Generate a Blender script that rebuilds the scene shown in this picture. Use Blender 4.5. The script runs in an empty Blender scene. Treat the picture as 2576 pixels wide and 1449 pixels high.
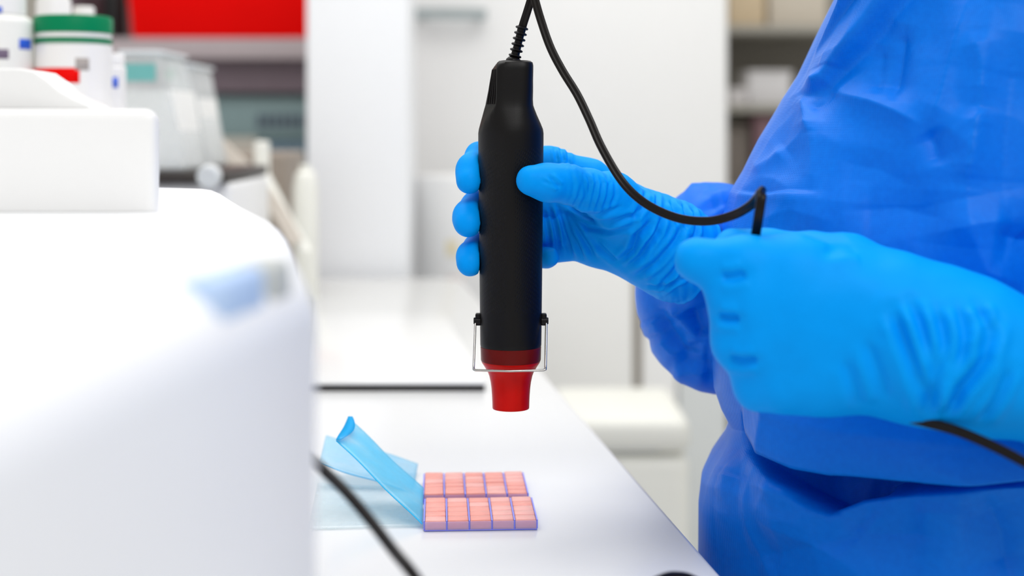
import bpy, bmesh, math, random
import numpy as np
from mathutils import Vector, Matrix

random.seed(7)
rng = np.random.default_rng(7)
scene = bpy.context.scene
COL = scene.collection

# ------------------------------------------------------------------ camera, world, lights, exposure
F_PX, CX, HY, CAM_Z = 3578.0, 1288.0, 315.0, 1.144      # 50 mm lens on a 2576 px wide frame, horizon row, eye height
cam_d = bpy.data.cameras.new('camera')
cam_d.sensor_width = 36.0
cam_d.lens = 36.0 * F_PX / 2576.0
cam_d.shift_y = -(1449 / 2 - HY) / 2576.0
cam_d.clip_start = 0.02
cam_d.dof.use_dof = True
cam_d.dof.focus_distance = 0.846
cam_d.dof.aperture_fstop = 4.0
cam = bpy.data.objects.new('camera', cam_d)
cam.location = (0, 0, CAM_Z)
cam.rotation_euler = (math.pi / 2, 0, 0)
COL.objects.link(cam)
scene.camera = cam

world = bpy.data.worlds.new('lab_daylight')
scene.world = world
world.use_nodes = True
bgn = world.node_tree.nodes['Background']
bgn.inputs[0].default_value = (1.0, 0.995, 0.975, 1)
bgn.inputs[1].default_value = 0.56


def ceiling_lamp(loc, sx, sy, power):
    l = bpy.data.lights.new('ceiling_panel_light', 'AREA')
    l.shape = 'RECTANGLE'; l.size = sx; l.size_y = sy; l.energy = power
    l.color = (1.0, 0.99, 0.97)
    o = bpy.data.objects.new('ceiling_panel_light', l)
    o.location = loc
    COL.objects.link(o)


ceiling_lamp((0.0, 1.45, 2.75), 1.8, 1.2, 25)
ceiling_lamp((1.1, 2.2, 2.75), 1.2, 1.2, 7)
ceiling_lamp((-1.1, 2.4, 2.75), 1.2, 1.2, 7)
ceiling_lamp((0.6, -0.9, 2.75), 1.2, 1.2, 31)  # unseen front panel, added to brighten surfaces facing the camera

scene.view_settings.view_transform = 'Standard'
scene.view_settings.look = 'None'
scene.view_settings.gamma = 1.0
scene.view_settings.use_curve_mapping = False
scene.view_settings.exposure = 0.12


# ------------------------------------------------------------------ helpers
def W(px, py, d):
    """A point of the place, read off the photograph at its own distance d (metres) from the lens."""
    return Vector(((px - CX) / F_PX * d, d, CAM_Z - (py - HY) / F_PX * d))


def s2l(c):
    return c / 12.92 if c <= 0.04045 else ((c + 0.055) / 1.055) ** 2.4


def rgb(h):
    return tuple(s2l(int(h[i:i + 2], 16) / 255) for i in (0, 2, 4)) + (1.0,)


MATS = {}


def mat(name, hexcol, rough=0.5, spec=0.5, metal=0.0, var=0.05, vscale=30.0, bump=0.0, bscale=200.0,
        trans=0.0, coat=0.0, sheen=0.0, alpha=1.0, sss=0.0):
    if name in MATS:
        return MATS[name]
    m = bpy.data.materials.new(name)
    m.use_nodes = True
    nt = m.node_tree; N = nt.nodes; L = nt.links
    b = N['Principled BSDF']
    base = rgb(hexcol)
    tc = N.new('ShaderNodeTexCoord')
    no = N.new('ShaderNodeTexNoise'); no.inputs['Scale'].default_value = vscale; no.inputs['Detail'].default_value = 3
    L.new(tc.outputs['Object'], no.inputs['Vector'])
    mx = N.new('ShaderNodeMix'); mx.data_type = 'RGBA'
    mx.inputs[6].default_value = tuple(c * (1 - var) for c in base[:3]) + (1,)
    mx.inputs[7].default_value = tuple(min(1, c * (1 + var)) for c in base[:3]) + (1,)
    L.new(no.outputs['Fac'], mx.inputs[0])
    L.new(mx.outputs[2], b.inputs['Base Color'])
    b.inputs['Roughness'].default_value = rough
    b.inputs['Specular IOR Level'].default_value = spec
    b.inputs['Metallic'].default_value = metal
    b.inputs['Transmission Weight'].default_value = trans
    b.inputs['Coat Weight'].default_value = coat
    b.inputs['Sheen Weight'].default_value = sheen
    b.inputs['Alpha'].default_value = alpha
    b.inputs['Subsurface Weight'].default_value = sss
    if sss:
        b.inputs['Subsurface Radius'].default_value = (0.004, 0.003, 0.003)
    if bump > 0:
        n2 = N.new('ShaderNodeTexNoise'); n2.inputs['Scale'].default_value = bscale; n2.inputs['Detail'].default_value = 4
        L.new(tc.outputs['Object'], n2.inputs['Vector'])
        bp = N.new('ShaderNodeBump'); bp.inputs['Strength'].default_value = bump; bp.inputs['Distance'].default_value = 0.001
        L.new(n2.outputs['Fac'], bp.inputs['Height'])
        L.new(bp.outputs[0], b.inputs['Normal'])
    MATS[name] = m
    return m


def film_mat(name, hexcol, opacity, edge=0.25):
    """thin tinted plastic film: part see-through, part coloured translucent sheet"""
    m = bpy.data.materials.new(name); m.use_nodes = True
    nt = m.node_tree; N = nt.nodes; L = nt.links
    for n in list(N):
        if n.type != 'OUTPUT_MATERIAL':
            N.remove(n)
    out = [n for n in N if n.type == 'OUTPUT_MATERIAL'][0]
    c = rgb(hexcol)
    d = N.new('ShaderNodeBsdfDiffuse'); d.inputs[0].default_value = c
    t = N.new('ShaderNodeBsdfTranslucent'); t.inputs[0].default_value = c
    g = N.new('ShaderNodeBsdfGlossy'); g.inputs[1].default_value = 0.25
    tr = N.new('ShaderNodeBsdfTransparent'); tr.inputs[0].default_value = tuple(0.82 + 0.18 * x for x in c[:3]) + (1,)
    m1 = N.new('ShaderNodeMixShader'); m1.inputs[0].default_value = 0.5
    L.new(d.outputs[0], m1.inputs[1]); L.new(t.outputs[0], m1.inputs[2])
    m2 = N.new('ShaderNodeMixShader'); m2.inputs[0].default_value = opacity
    tc = N.new('ShaderNodeTexCoord'); no = N.new('ShaderNodeTexNoise'); no.inputs['Scale'].default_value = 40
    L.new(tc.outputs['Object'], no.inputs['Vector'])
    mr = N.new('ShaderNodeMapRange'); mr.inputs[1].default_value = 0.3; mr.inputs[2].default_value = 0.7
    mr.inputs[3].default_value = max(0, opacity - edge); mr.inputs[4].default_value = min(1, opacity + edge)
    L.new(no.outputs['Fac'], mr.inputs[0]); L.new(mr.outputs[0], m2.inputs[0])
    L.new(tr.outputs[0], m2.inputs[1]); L.new(m1.outputs[0], m2.inputs[2])
    m3 = N.new('ShaderNodeMixShader'); m3.inputs[0].default_value = 0.05
    L.new(m2.outputs[0], m3.inputs[1]); L.new(g.outputs[0], m3.inputs[2])
    L.new(m3.outputs[0], out.inputs[0])
    MATS[name] = m
    return m


def tag(o, label=None, cat=None, group=None, kind=None):
    if label: o['label'] = label
    if cat: o['category'] = cat
    if group: o['group'] = group
    if kind: o['kind'] = kind
    return o


def empty(name, loc, label=None, cat=None, group=None):
    o = bpy.data.objects.new(name, None)
    o.location = loc
    o.empty_display_size = 0.02
    COL.objects.link(o)
    return tag(o, label, cat, group)


def link_mesh(name, me, m, parent=None, smooth=True):
    o = bpy.data.objects.new(name, me)
    COL.objects.link(o)
    if m is not None and not me.materials:
        me.materials.append(m)
    if smooth:
        me.polygons.foreach_set('use_smooth', [True] * len(me.polygons))
    if parent is not None:
        o.parent = parent
        o.matrix_parent_inverse = Matrix.Translation(parent.location).inverted()
    return o


def sub(child, part):
    """hang a piece under a part of the same thing, leaving it where it stands"""
    root = part.parent
    t = Matrix.Translation(root.location)
    inv = (t @ part.matrix_parent_inverse).inverted() @ t @ child.matrix_parent_inverse
    child.parent = part
    child.matrix_parent_inverse = inv
    return child


def from_np(name, v, f, m, parent=None, smooth=True):
    me = bpy.data.meshes.new(name)
    if isinstance(f, np.ndarray):
        f = np.ascontiguousarray(f, np.int32); v = np.ascontiguousarray(v, np.float32)
        me.vertices.add(len(v)); me.vertices.foreach_set('co', v.ravel())
        me.loops.add(f.size); me.loops.foreach_set('vertex_index', f.ravel())
        me.polygons.add(len(f)); me.polygons.foreach_set('loop_start', np.arange(0, f.size, 4, dtype=np.int32))
        me.update(calc_edges=True)
    else:
        me.from_pydata([tuple(p) for p in v], [], [tuple(int(i) for i in q) for q in f])
        me.update()
    return link_mesh(name, me, m, parent, smooth)


def bm_obj(name, bm, m, parent=None, smooth=False, bevel=0.0, seg=2, auto=None, above=-9.0):
    bmesh.ops.recalc_face_normals(bm, faces=bm.faces)
    if bevel > 0:
        bmesh.ops.bevel(bm, geom=[e for e in bm.edges if len(e.link_faces) == 2 and e.calc_face_angle(0) > 0.5 and max(v.co.z for v in e.verts) > above],
                        offset=bevel, segments=seg, profile=0.5, affect='EDGES', clamp_overlap=True)
    me = bpy.data.meshes.new(name)
    bm.to_mesh(me); bm.free()
    o = link_mesh(name, me, m, parent, smooth)
    if smooth and auto:
        me.set_sharp_from_angle(angle=auto)
    return o


def box_bm(x0, x1, y0, y1, z0, z1):
    bm = bmesh.new()
    bmesh.ops.create_cube(bm, size=1, matrix=Matrix.Translation(((x0 + x1) / 2, (y0 + y1) / 2, (z0 + z1) / 2)) @
                          Matrix.Diagonal((x1 - x0, y1 - y0, z1 - z0, 1)))
    return bm


def box(name, x0, x1, y0, y1, z0, z1, m, parent=None, bevel=0.0, seg=3):
    return bm_obj(name, box_bm(x0, x1, y0, y1, z0, z1), m, parent, smooth=bevel > 0, bevel=bevel, seg=seg, auto=0.6)


def prism_bm(poly, z0, z1):
    """poly: list of (x, y) counter clockwise or not"""
    bm = bmesh.new()
    lo = [bm.verts.new((x, y, z0)) for x, y in poly]
    hi = [bm.verts.new((x, y, z1)) for x, y in poly]
    n = len(poly)
    bm.faces.new(lo[::-1]); bm.faces.new(hi)
    for i in range(n):
        bm.faces.new((lo[i], lo[(i + 1) % n], hi[(i + 1) % n], hi[i]))
    return bm


def prism_y_bm(poly, y0, y1):
    """poly in (x, z), extruded along y"""
    bm = bmesh.new()
    lo = [bm.verts.new((x, y0, z)) for x, z in poly]
    hi = [bm.verts.new((x, y1, z)) for x, z in poly]
    n = len(poly)
    bm.faces.new(lo[::-1]); bm.faces.new(hi)
    for i in range(n):
        bm.faces.new((lo[i], lo[(i + 1) % n], hi[(i + 1) % n], hi[i]))
    return bm


def lathe(name, prof, m, parent=None, loc=(0, 0, 0), seg=48, cap=True, smooth=True, auto=0.6):
    """prof: list of (r, z)"""
    bm = bmesh.new()
    rings = []
    for r, z in prof:
        rings.append([bm.verts.new((loc[0] + r * math.cos(2 * math.pi * i / seg), loc[1] + r * math.sin(2 * math.pi * i / seg), loc[2] + z))
                      for i in range(seg)])
    for a, b in zip(rings, rings[1:]):
        for i in range(seg):
            j = (i + 1) % seg
            bm.faces.new((a[i], a[j], b[j], b[i]))
    if cap:
        bm.faces.new(rings[0][::-1]); bm.faces.new(rings[-1])
    return bm_obj(name, bm, m, parent, smooth=smooth, auto=auto)


def catmull(pts, n=8):
    pts = [Vector(p) for p in pts]
    out = []
    P = [pts[0] * 2 - pts[1]] + pts + [pts[-1] * 2 - pts[-2]]
    for i in range(1, len(P) - 2):
        p0, p1, p2, p3 = P[i - 1:i + 3]
        for k in range(n):
            t = k / n
            out.append(0.5 * ((2 * p1) + (p2 - p0) * t + (2 * p0 - 5 * p1 + 4 * p2 - p3) * t * t + (3 * p1 - p0 - 3 * p2 + p3) * t ** 3))
    out.append(pts[-1])
    return out


def sweep(name, pts, prof, m, parent=None, ref=None, smooth=True, auto=1.2, scales=None):
    """sweep a closed profile [(a, b)...] along pts; a runs across (in the plane square to ref), b along the other axis"""
    bm = bmesh.new()
    n = len(pts); rings = []
    prev = None
    for i, p in enumerate(pts):
        t = (pts[min(i + 1, n - 1)] - pts[max(i - 1, 0)]).normalized()
        if ref is not None:
            a = t.cross(ref)
            if a.length < 1e-4: a = prev
            a.normalize()
            if prev is not None:
                if a.dot(prev) < 0: a = -a
                a = (a * 0.35 + prev * 0.65); a = (a - t * a.dot(t)).normalized()
        else:
            if prev is None:
                a = t.cross(Vector((0, 0, 1)))
                if a.length < 1e-3: a = t.cross(Vector((1, 0, 0)))
            else:
                a = prev - t * prev.dot(t)
            a.normalize()
        prev = a.copy()
        b = t.cross(a)
        s = 1.0 if scales is None else scales[i]
        rings.append([bm.verts.new(p + a * (u * s) + b * (v * s)) for u, v in prof])
    k = len(prof)
    for r0, r1 in zip(rings, rings[1:]):
        for i in range(k):
            j = (i + 1) % k
            bm.faces.new((r0[i], r0[j], r1[j], r1[i]))
    bm.faces.new(rings[0][::-1]); bm.faces.new(rings[-1])
    return bm_obj(name, bm, m, parent, smooth=smooth, auto=auto)


def circle(r, n=12):
    return [(r * math.cos(2 * math.pi * i / n), r * math.sin(2 * math.pi * i / n)) for i in range(n)]


def tube(name, pts, r, m, parent=None, n=12):
    return sweep(name, pts, circle(r, n), m, parent)


# ---- signed distance modelling: shapes blended in numpy, skinned with surface nets
def round_cone(P, a, b, ra, rb):
    a = np.array(a, np.float32); b = np.array(b, np.float32)
    ba = b - a
    h = np.clip(((P - a) @ ba) / max(ba @ ba, 1e-12), 0, 1)
    q = P - a - h[..., None] * ba
    return np.sqrt((q * q).sum(-1)) - (ra + (rb - ra) * h)


def ellipsoid(P, c, r, R=None):
    q = P - np.array(c)
    if R is not None:
        q = q @ np.array(R)
    r = np.array(r)
    k0 = np.sqrt(((q / r) ** 2).sum(-1)); k1 = np.sqrt(((q / (r * r)) ** 2).sum(-1)) + 1e-9
    return k0 * (k0 - 1) / k1


def smin(a, b, k):
    if k <= 0:
        return np.minimum(a, b)
    h = np.clip(0.5 + 0.5 * (b - a) / k, 0, 1)
    return b + (a - b) * h - k * h * (1 - h)


def grid(lo, hi, step):
    ax = [np.arange(l, h + step, step, dtype=np.float32) for l, h in zip(lo, hi)]
    return np.stack(np.meshgrid(*ax, indexing='ij'), -1)


def surface_nets(g, origin, step):
    nx, ny, nz = g.shape
    ins = g < 0
    c = np.zeros((nx - 1, ny - 1, nz - 1), np.int8)
    for i in (0, 1):
        for j in (0, 1):
            for k in (0, 1):
                c += ins[i:nx - 1 + i, j:ny - 1 + j, k:nz - 1 + k]
    act = (c > 0) & (c < 8)
    idx = np.argwhere(act)
    acc = np.zeros((len(idx), 3)); cnt = np.zeros(len(idx))
    cor = [(0, 0, 0), (1, 0, 0), (0, 1, 0), (1, 1, 0), (0, 0, 1), (1, 0, 1), (0, 1, 1), (1, 1, 1)]
    val = np.stack([g[idx[:, 0] + a, idx[:, 1] + b, idx[:, 2] + d] for a, b, d in cor], 1).astype(float)
    edges = [(a, b) for a in range(8) for b in range(a + 1, 8) if bin(a ^ b).count('1') == 1]
    for a, b in edges:
        va, vb = val[:, a], val[:, b]
        s = (va < 0) != (vb < 0)
        t = np.where(s, va / np.where(s, va - vb, 1), 0)
        p = np.array(cor[a]) + t[:, None] * (np.array(cor[b]) - np.array(cor[a]))
        acc += p * s[:, None]; cnt += s
    V = (idx + acc / cnt[:, None]) * step + np.array(origin)
    vid = -np.ones(act.shape, np.int64)
    vid[act] = np.arange(len(idx))
    faces = []
    for ax in range(3):
        sl0 = [slice(None)] * 3; sl1 = [slice(None)] * 3
        sl0[ax] = slice(0, -1); sl1[ax] = slice(1, None)
        a = ins[tuple(sl0)]; b = ins[tuple(sl1)]
        e = np.argwhere(a != b)
        o1, o2 = [(1, 2), (2, 0), (0, 1)][ax]
        ok = (e[:, o1] > 0) & (e[:, o2] > 0) & (e[:, o1] < g.shape[o1] - 1) & (e[:, o2] < g.shape[o2] - 1)
        e = e[ok]
        flip = a[e[:, 0], e[:, 1], e[:, 2]]

        def at(d1, d2):
            q = e.copy(); q[:, o1] -= d1; q[:, o2] -= d2
            return vid[q[:, 0], q[:, 1], q[:, 2]]
        Q = np.stack([at(1, 1), at(0, 1), at(0, 0), at(1, 0)], 1)
        Q[~flip] = Q[~flip][:, ::-1]
        faces.append(Q)
    return V, np.concatenate(faces)


def vnormals(V, F):
    n = np.cross(V[F[:, 2]] - V[F[:, 0]], V[F[:, 3]] - V[F[:, 1]])
    N = np.zeros_like(V)
    for i in range(4):
        np.add.at(N, F[:, i], n)
    return N / (np.linalg.norm(N, axis=1, keepdims=True) + 1e-12)


def laplace(V, F, it=2, lam=0.5):
    e = np.concatenate([F[:, [0, 1]], F[:, [1, 2]], F[:, [2, 3]], F[:, [3, 0]]])
    for _ in range(it):
        S = np.zeros_like(V); C = np.zeros(len(V))
        np.add.at(S, e[:, 0], V[e[:, 1]]); np.add.at(C, e[:, 0], 1)
        np.add.at(S, e[:, 1], V[e[:, 0]]); np.add.at(C, e[:, 1], 1)
        V = V + lam * (S / C[:, None] - V)
    return V


def seg_dist(X, Z, pts):
    """distance and position (0..1) along a polyline in the x-z plane"""
    best = np.full(X.shape, 1e9); pos = np.zeros(X.shape); side = np.zeros(X.shape)
    n = len(pts) - 1
    for i in range(n):
        ax, az = pts[i]; bx, bz = pts[i + 1]
        dx, dz = bx - ax, bz - az
        L2 = dx * dx + dz * dz + 1e-12
        t = np.clip(((X - ax) * dx + (Z - az) * dz) / L2, 0, 1)
        ex, ez = X - ax - t * dx, Z - az - t * dz
        d = np.sqrt(ex * ex + ez * ez)
        m = d < best
        best = np.where(m, d, best); pos = np.where(m, (i + t) / n, pos)
        side = np.where(m, np.sign(dx * (Z - az) - dz * (X - ax)), side)
    return best, pos, side


def px_xz(pts, d):
    return [((x - CX) / F_PX * d, CAM_Z - (y - HY) / F_PX * d) for x, y in pts]


def crease_disp(V, lines, d):
    """lines: (pixel polyline, width m, depth m, shoulder 0..1): valleys pressed along the line, soft shoulders beside it"""
    D = np.zeros(len(V))
    for pts, w, a, sh in lines:
        dist, pos, _ = seg_dist(V[:, 0], V[:, 2], px_xz(pts, d))
        fade = np.clip(np.minimum(pos, 1 - pos) * 5 + 0.15, 0, 1)
        D += fade * (-a * np.exp(-(dist / w) ** 2) + a * sh * np.exp(-((dist - 2.2 * w) / (1.2 * w)) ** 2))
    return D


def vnoise(P, seed=0, octaves=1):
    """smooth value noise on points P"""
    r = np.random.default_rng(seed)
    tab = r.random((32, 32, 32))
    out = np.zeros(len(P)); amp = 1.0; tot = 0
    for o in range(octaves):
        Q = P * (2 ** o) + o * 7.3
        i = np.floor(Q).astype(int); f = Q - i; f = f * f * (3 - 2 * f)
        v = 0
        for a in (0, 1):
            for b in (0, 1):
                for c in (0, 1):
                    w = (f[:, 0] if a else 1 - f[:, 0]) * (f[:, 1] if b else 1 - f[:, 1]) * (f[:, 2] if c else 1 - f[:, 2])
                    v = v + w * tab[(i[:, 0] + a) % 32, (i[:, 1] + b) % 32, (i[:, 2] + c) % 32]
        out += amp * v; tot += amp; amp *= 0.5
    return out / tot * 2 - 1


# ------------------------------------------------------------------ materials
M_WHITE = mat('white_laminate', 'ebebeb', rough=0.35, var=0.01, spec=0.4)
M_BENCH = mat('bench_laminate', 'dcdcdb', rough=0.22, var=0.008, vscale=6, spec=0.45, bump=0.02, bscale=400)
M_CAB = mat('white_painted_metal', 'f1f3f6', rough=0.4, var=0.01)
M_FRIDGE = mat('white_fridge_enamel', 'f2f2f1', rough=0.35, var=0.01)
M_FRIDGE2 = mat('grey_white_enamel', 'eeeeec', rough=0.4, var=0.01)
M_PALEGREY = mat('pale_grey_panel', 'd9dddd', rough=0.5, var=0.03)
M_CONSOLE = mat('console_plastic', 'f4f5f7', rough=0.4, var=0.015, vscale=8)
M_CREAM = mat('cream_plastic', 'ecece4', rough=0.45, var=0.02)
M_DARK = mat('dark_rubber', '17120f', rough=0.6, var=0.2)
M_BLACK = mat('black_abs_plastic', '0d0a0b', rough=0.34, spec=0.2, var=0.15, vscale=60, bump=0.06, bscale=900)
M_CORD = mat('black_cord_rubber', '120d0b', rough=0.34, spec=0.2, var=0.15)
M_STEEL = mat('steel_wire', 'b8b4ae', rough=0.22, metal=1.0, var=0.08, vscale=200)
M_GLOVE = mat('blue_nitrile', '009af6', rough=0.5, spec=0.06, var=0.035, vscale=120, bump=0.10, bscale=700)


# ------------------------------------------------------------------ large structure
tag(box('floor', -3.5, 3.5, -1.5, 4.2, -0.05, 0, mat('vinyl_floor', 'd6d5d0', rough=0.4, var=0.04, bump=0.05)), kind='structure')
tag(box('wall_back', -3.5, 3.5, 4.05, 4.2, 0, 2.7, mat('wall_paint', 'b9b4aa', rough=0.8, var=0.03, bump=0.1)), kind='structure')
tag(box('baseboard_back', -3.5, 3.5, 4.03, 4.05, 0, 0.1, mat('baseboard_vinyl', '8f8c86', rough=0.6)), kind='structure')


def edge_x(Y):                      # right hand edge of the bench, running away from the camera slightly to the left
    return 0.107 - 0.131 * (Y - 0.827)


BZ = 0.90
bench = empty('laboratory_bench', (-0.4, 1.3, 0), 'long white laboratory bench under the pink blocks', 'bench')
bm = prism_bm([(edge_x(0.25), 0.25), (edge_x(2.27), 2.27), (-1.3, 2.27), (-1.1, 0.25)], BZ - 0.032, BZ)
bm_obj('worktop', bm, M_BENCH, bench, smooth=True, bevel=0.004, seg=3, auto=0.6)
bm = prism_bm([(edge_x(0.3) - 0.05, 0.3), (edge_x(2.25) - 0.05, 2.25), (-1.28, 2.25), (-1.08, 0.3)], 0.08, BZ - 0.033)
bm_obj('cabinet_body', bm, M_WHITE, bench)
bm = prism_bm([(edge_x(0.35) - 0.11, 0.35), (edge_x(2.2) - 0.11, 2.2), (-1.2, 2.2), (-1.0, 0.35)], 0.0, 0.079)
bm_obj('plinth', bm, M_DARK, bench)

# flat white board lying on the far half of the bench over a dark strip standing for its shadow gap
board = empty('flat_white_board', (-0.15, 1.5, BZ), 'flat white board over a dark strip standing for its shadow gap, lying on the bench behind the heat gun', 'board')
xr = -0.023
bm = prism_bm([(xr - 0.002, 1.304), (xr - 0.098, 2.05), (-0.287, 2.05), (-0.192, 1.304)], BZ + 0.0002, BZ + 0.0056)
bm_obj('shadow_gap_strip', bm, M_DARK, board)
bm = prism_bm([(xr, 1.303), (xr - 0.097, 2.06), (-0.288, 2.06), (-0.193, 1.303)], BZ + 0.0058, BZ + 0.0085)
bm_obj('board_panel', bm, M_BENCH, board, smooth=True, bevel=0.0015, auto=0.6)

# tall white cabinet at the end of the bench
d = 2.30
tc_ = empty('tall_cabinet', (W(898, 0, d).x, d + 0.2, 0), 'tall narrow white cabinet at the far end of the bench', 'cabinet')
x0, x1 = W(771, 0, d).x, W(1026, 0, d).x
box('cabinet_carcass', x0 + 0.001, x1 - 0.001, d + 0.022, d + 0.20, 0, 1.95, M_CAB, tc_, bevel=0.002)
box('cabinet_door', x0, x1, d, d + 0.02, 0.06, 1.94, M_CAB, tc_, bevel=0.003)

# white refrigerator behind, wide upper door and split lower doors
d = 2.72
fr = empty('refrigerator', (W(1420, 0, d).x, d + 0.3, 0), 'wide white refrigerator with grey bar handle behind the heat gun', 'refrigerator')
xL, xR = W(985, 0, d).x, W(1832, 0, d).x
zs = W(0, 590, d).z
xs = W(1604, 0, d).x
box('fridge_body', xL, xR - 0.004, d + 0.052, d + 0.62, 0.02, 1.92, M_FRIDGE2, fr, bevel=0.006)
updoor = box('upper_door', xL, xR, d, d + 0.048, zs + 0.004, 1.92, M_FRIDGE, fr, bevel=0.012)
ld = box('lower_door', xL, xs - 0.008, d, d + 0.048, 0.09, zs - 0.004, M_FRIDGE2, fr, bevel=0.008)
ld2 = box('lower_door', xs + 0.008, W(1704, 0, d).x, d, d + 0.048, 0.09, zs - 0.004, M_FRIDGE, fr, bevel=0.008)
box('door_gap_shade', xs - 0.0075, xs + 0.0075, d + 0.006, d + 0.05, 0.09, zs - 0.006, mat('taupe_gap_shade', '8d867c', rough=0.7), fr)  # taupe strip filling the door gap, coloured as the shade in it
box('side_panel', W(1708, 0, d).x, xR - 0.002, d + 0.004, d + 0.05, 0.09, zs - 0.004, M_PALEGREY, fr, bevel=0.004)
hb = W(1042, 34, d - 0.03); he = W(1224, 36, d - 0.03)
hd = sweep('handle', [hb, hb.lerp(he, .5), he], [(-0.0095, -0.006), (0.0095, -0.006), (0.0095, 0.006), (-0.0095, 0.006)],
           mat('grey_handle', '9fa9aa', rough=0.4, var=0.1, vscale=12), fr, ref=Vector((0, 1, 0)), smooth=False)
sub(hd, updoor)
for px in (1060, 1205):
    p = W(px, 35, d - 0.03)
    hm = box('handle_mount', p.x - 0.006, p.x + 0.006, p.y, d + 0.001, p.z - 0.007, p.z + 0.007, MATS['grey_handle'], fr)
    sub(hm, updoor)

# ------------------------------------------------------------------ heat gun
TD = 0.852
S = TD / F_PX                         # metres per photo pixel at the tool


def TX(px): return (px - CX) * S
def TZ(py): return CAM_Z - (py - HY) * S


gun = empty('heat_gun', (TX(1285), TD, TZ(1027)), 'black handheld heat gun with red nozzle held upright over pink blocks', 'heat gun')

# body: lofted sections, each (row, left px, right px, chamfer px, depth mm, squareness)
secs = [(152.5, 1262, 1328, None, 8.0, 2.6), (154, 1255, 1335, None, 10.5, 3.0), (158, 1250.5, 1340, 1251.5, 12.2, 3.6),
        (165, 1245, 1341.5, 1251, 13.0, 3.8), (175, 1238, 1341.5, 1250.5, 13.3, 3.8), (200, 1233, 1341, 1250.5, 13.8, 3.6),
        (230, 1228, 1341, 1250.5, 14.2, 3.4), (250, 1224, 1340.5, 1250.5, 14.6, 3.3), (265, 1221, 1341.5, 1249, 15.2, 3.0),
        (275, 1218, 1345, 1244, 15.9, 2.8), (290, 1214, 1351, 1234, 17.0, 2.5), (310, 1208.5, 1360, 1218, 18.3, 2.25),
        (325, 1204.5, 1366, 1206.5, 19.2, 2.1), (335, 1203, 1367.5, None, 19.5, 2.0), (350, 1203, 1367.5, None, 19.6, 2.0)]
for y in range(380, 860, 30):
    t = (y - 350) / 520
    secs.append((y, 1203 + 5 * t, 1367.5 - 5.5 * t, None, 19.6 - 1.2 * t, 2.0))
secs += [(858, 1208, 1362, None, 18.35, 2.0), (868, 1208.2, 1361.8, None, 18.3, 2.0), (870.5, 1209.5, 1360.5, None, 18.0, 2.0)]
NB = 144
V = []
UV = []
for (y, L, R, ch, dep, p) in secs:
    cx = TX((L + R) / 2); a = (R - L) / 2 * S; b = dep * 1e-3
    for i in range(NB):
        th = 2 * math.pi * i / NB
        c, s = math.cos(th), math.sin(th)
        x = a * math.copysign(abs(c) ** (2 / p), c); yy = b * math.copysign(abs(s) ** (2 / p), s)
        if ch is not None and yy < 0:
            # flat panel on the left front corner, from the edge at ch back to the left flank
            ex = TX(ch) - cx; ey = -b * max(0.0, 1 - abs(ex / a) ** p) ** (1 / p)
            lx, ly = -a, -0.02 * b
            nx, ny = (ly - ey), -(lx - ex)
            if nx > 0 or ny > 0: pass
            ln = math.hypot(nx, ny); nx /= ln; ny /= ln
            if nx * (-1) + ny * (-1) < 0: nx, ny = -nx, -ny
            over = (x - ex) * nx + (yy - ey) * ny
            if over > 0:
                x -= over * nx; yy -= over * ny
        V.append((cx + x, TD + yy, TZ(y)))
        UV.append((th, TZ(y)))
Fc = []
for r in range(len(secs) - 1):
    for i in range(NB):
        j = (i + 1) % NB
        Fc.append((r * NB + i, r * NB + j, (r + 1) * NB + j, (r + 1) * NB + i))
Fc.append(tuple(range(NB)))
Fc.append(tuple(range((len(secs) - 1) * NB, len(secs) * NB))[::-1])

# knurled grip material: chevrons of tiny raised dashes in cylinder coordinates of the grip
mk = bpy.data.materials.new('black_knurled_plastic'); mk.use_nodes = True
nt = mk.node_tree; N = nt.nodes; Lk = nt.links
b = N['Principled BSDF']
b.inputs['Base Color'].default_value = rgb('0b0909'); b.inputs['Roughness'].default_value = 0.4; b.inputs['Specular IOR Level'].default_value = 0.2
tcn = N.new('ShaderNodeTexCoord'); sp = N.new('ShaderNodeSeparateXYZ'); Lk.new(tcn.outputs['Object'], sp.inputs[0])


def mth(op, a, bb=None, clamp=False):
    n = N.new('ShaderNodeMath'); n.operation = op; n.use_clamp = clamp
    for k, v in enumerate((a, bb)):
        if v is None: continue
        if isinstance(v, (int, float)): n.inputs[k].default_value = v
        else: Lk.new(v, n.inputs[k])
    return n.outputs[0]


xo = mth('SUBTRACT', sp.outputs[0], TX(1285)); yo = mth('SUBTRACT', sp.outputs[1], TD)
ang = mth('ARCTAN2', xo, mth('MULTIPLY', yo, -1.0))               # 0 at the camera side of the grip
arc = mth('MULTIPLY', ang, 19.0); zz = mth('MULTIPLY', sp.outputs[2], 1000.0)
aarc = mth('ABSOLUTE', arc)
dia = mth('SINE', mth('MULTIPLY', mth('SUBTRACT', zz, mth('MULTIPLY', aarc, 1.9)), 2 * math.pi / 2.9))
dash = mth('SINE', mth('MULTIPLY', aarc, 2 * math.pi / 1.15))
pat = mth('MULTIPLY', mth('POWER', mth('MAXIMUM', dia, 0.0), 2.0), mth('MAXIMUM', dash, 0.0))
m1 = mth('GREATER_THAN', aarc, 2.6)
zt, zb = TZ(365) * 1000, TZ(790) * 1000
m2 = mth('MULTIPLY', mth('MULTIPLY', mth('SUBTRACT', zt, zz), 0.2, True), mth('MULTIPLY', mth('SUBTRACT', zz, zb), 0.2, True))
seam = mth('MULTIPLY', mth('LESS_THAN', mth('ABSOLUTE', mth('SUBTRACT', arc, 2.4)), 0.12), -0.5)
hgt = mth('ADD', mth('MULTIPLY', pat, mth('MULTIPLY', m1, m2)), seam)
fn = N.new('ShaderNodeTexNoise'); fn.inputs['Scale'].default_value = 1500
Lk.new(tcn.outputs['Object'], fn.inputs['Vector'])
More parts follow.
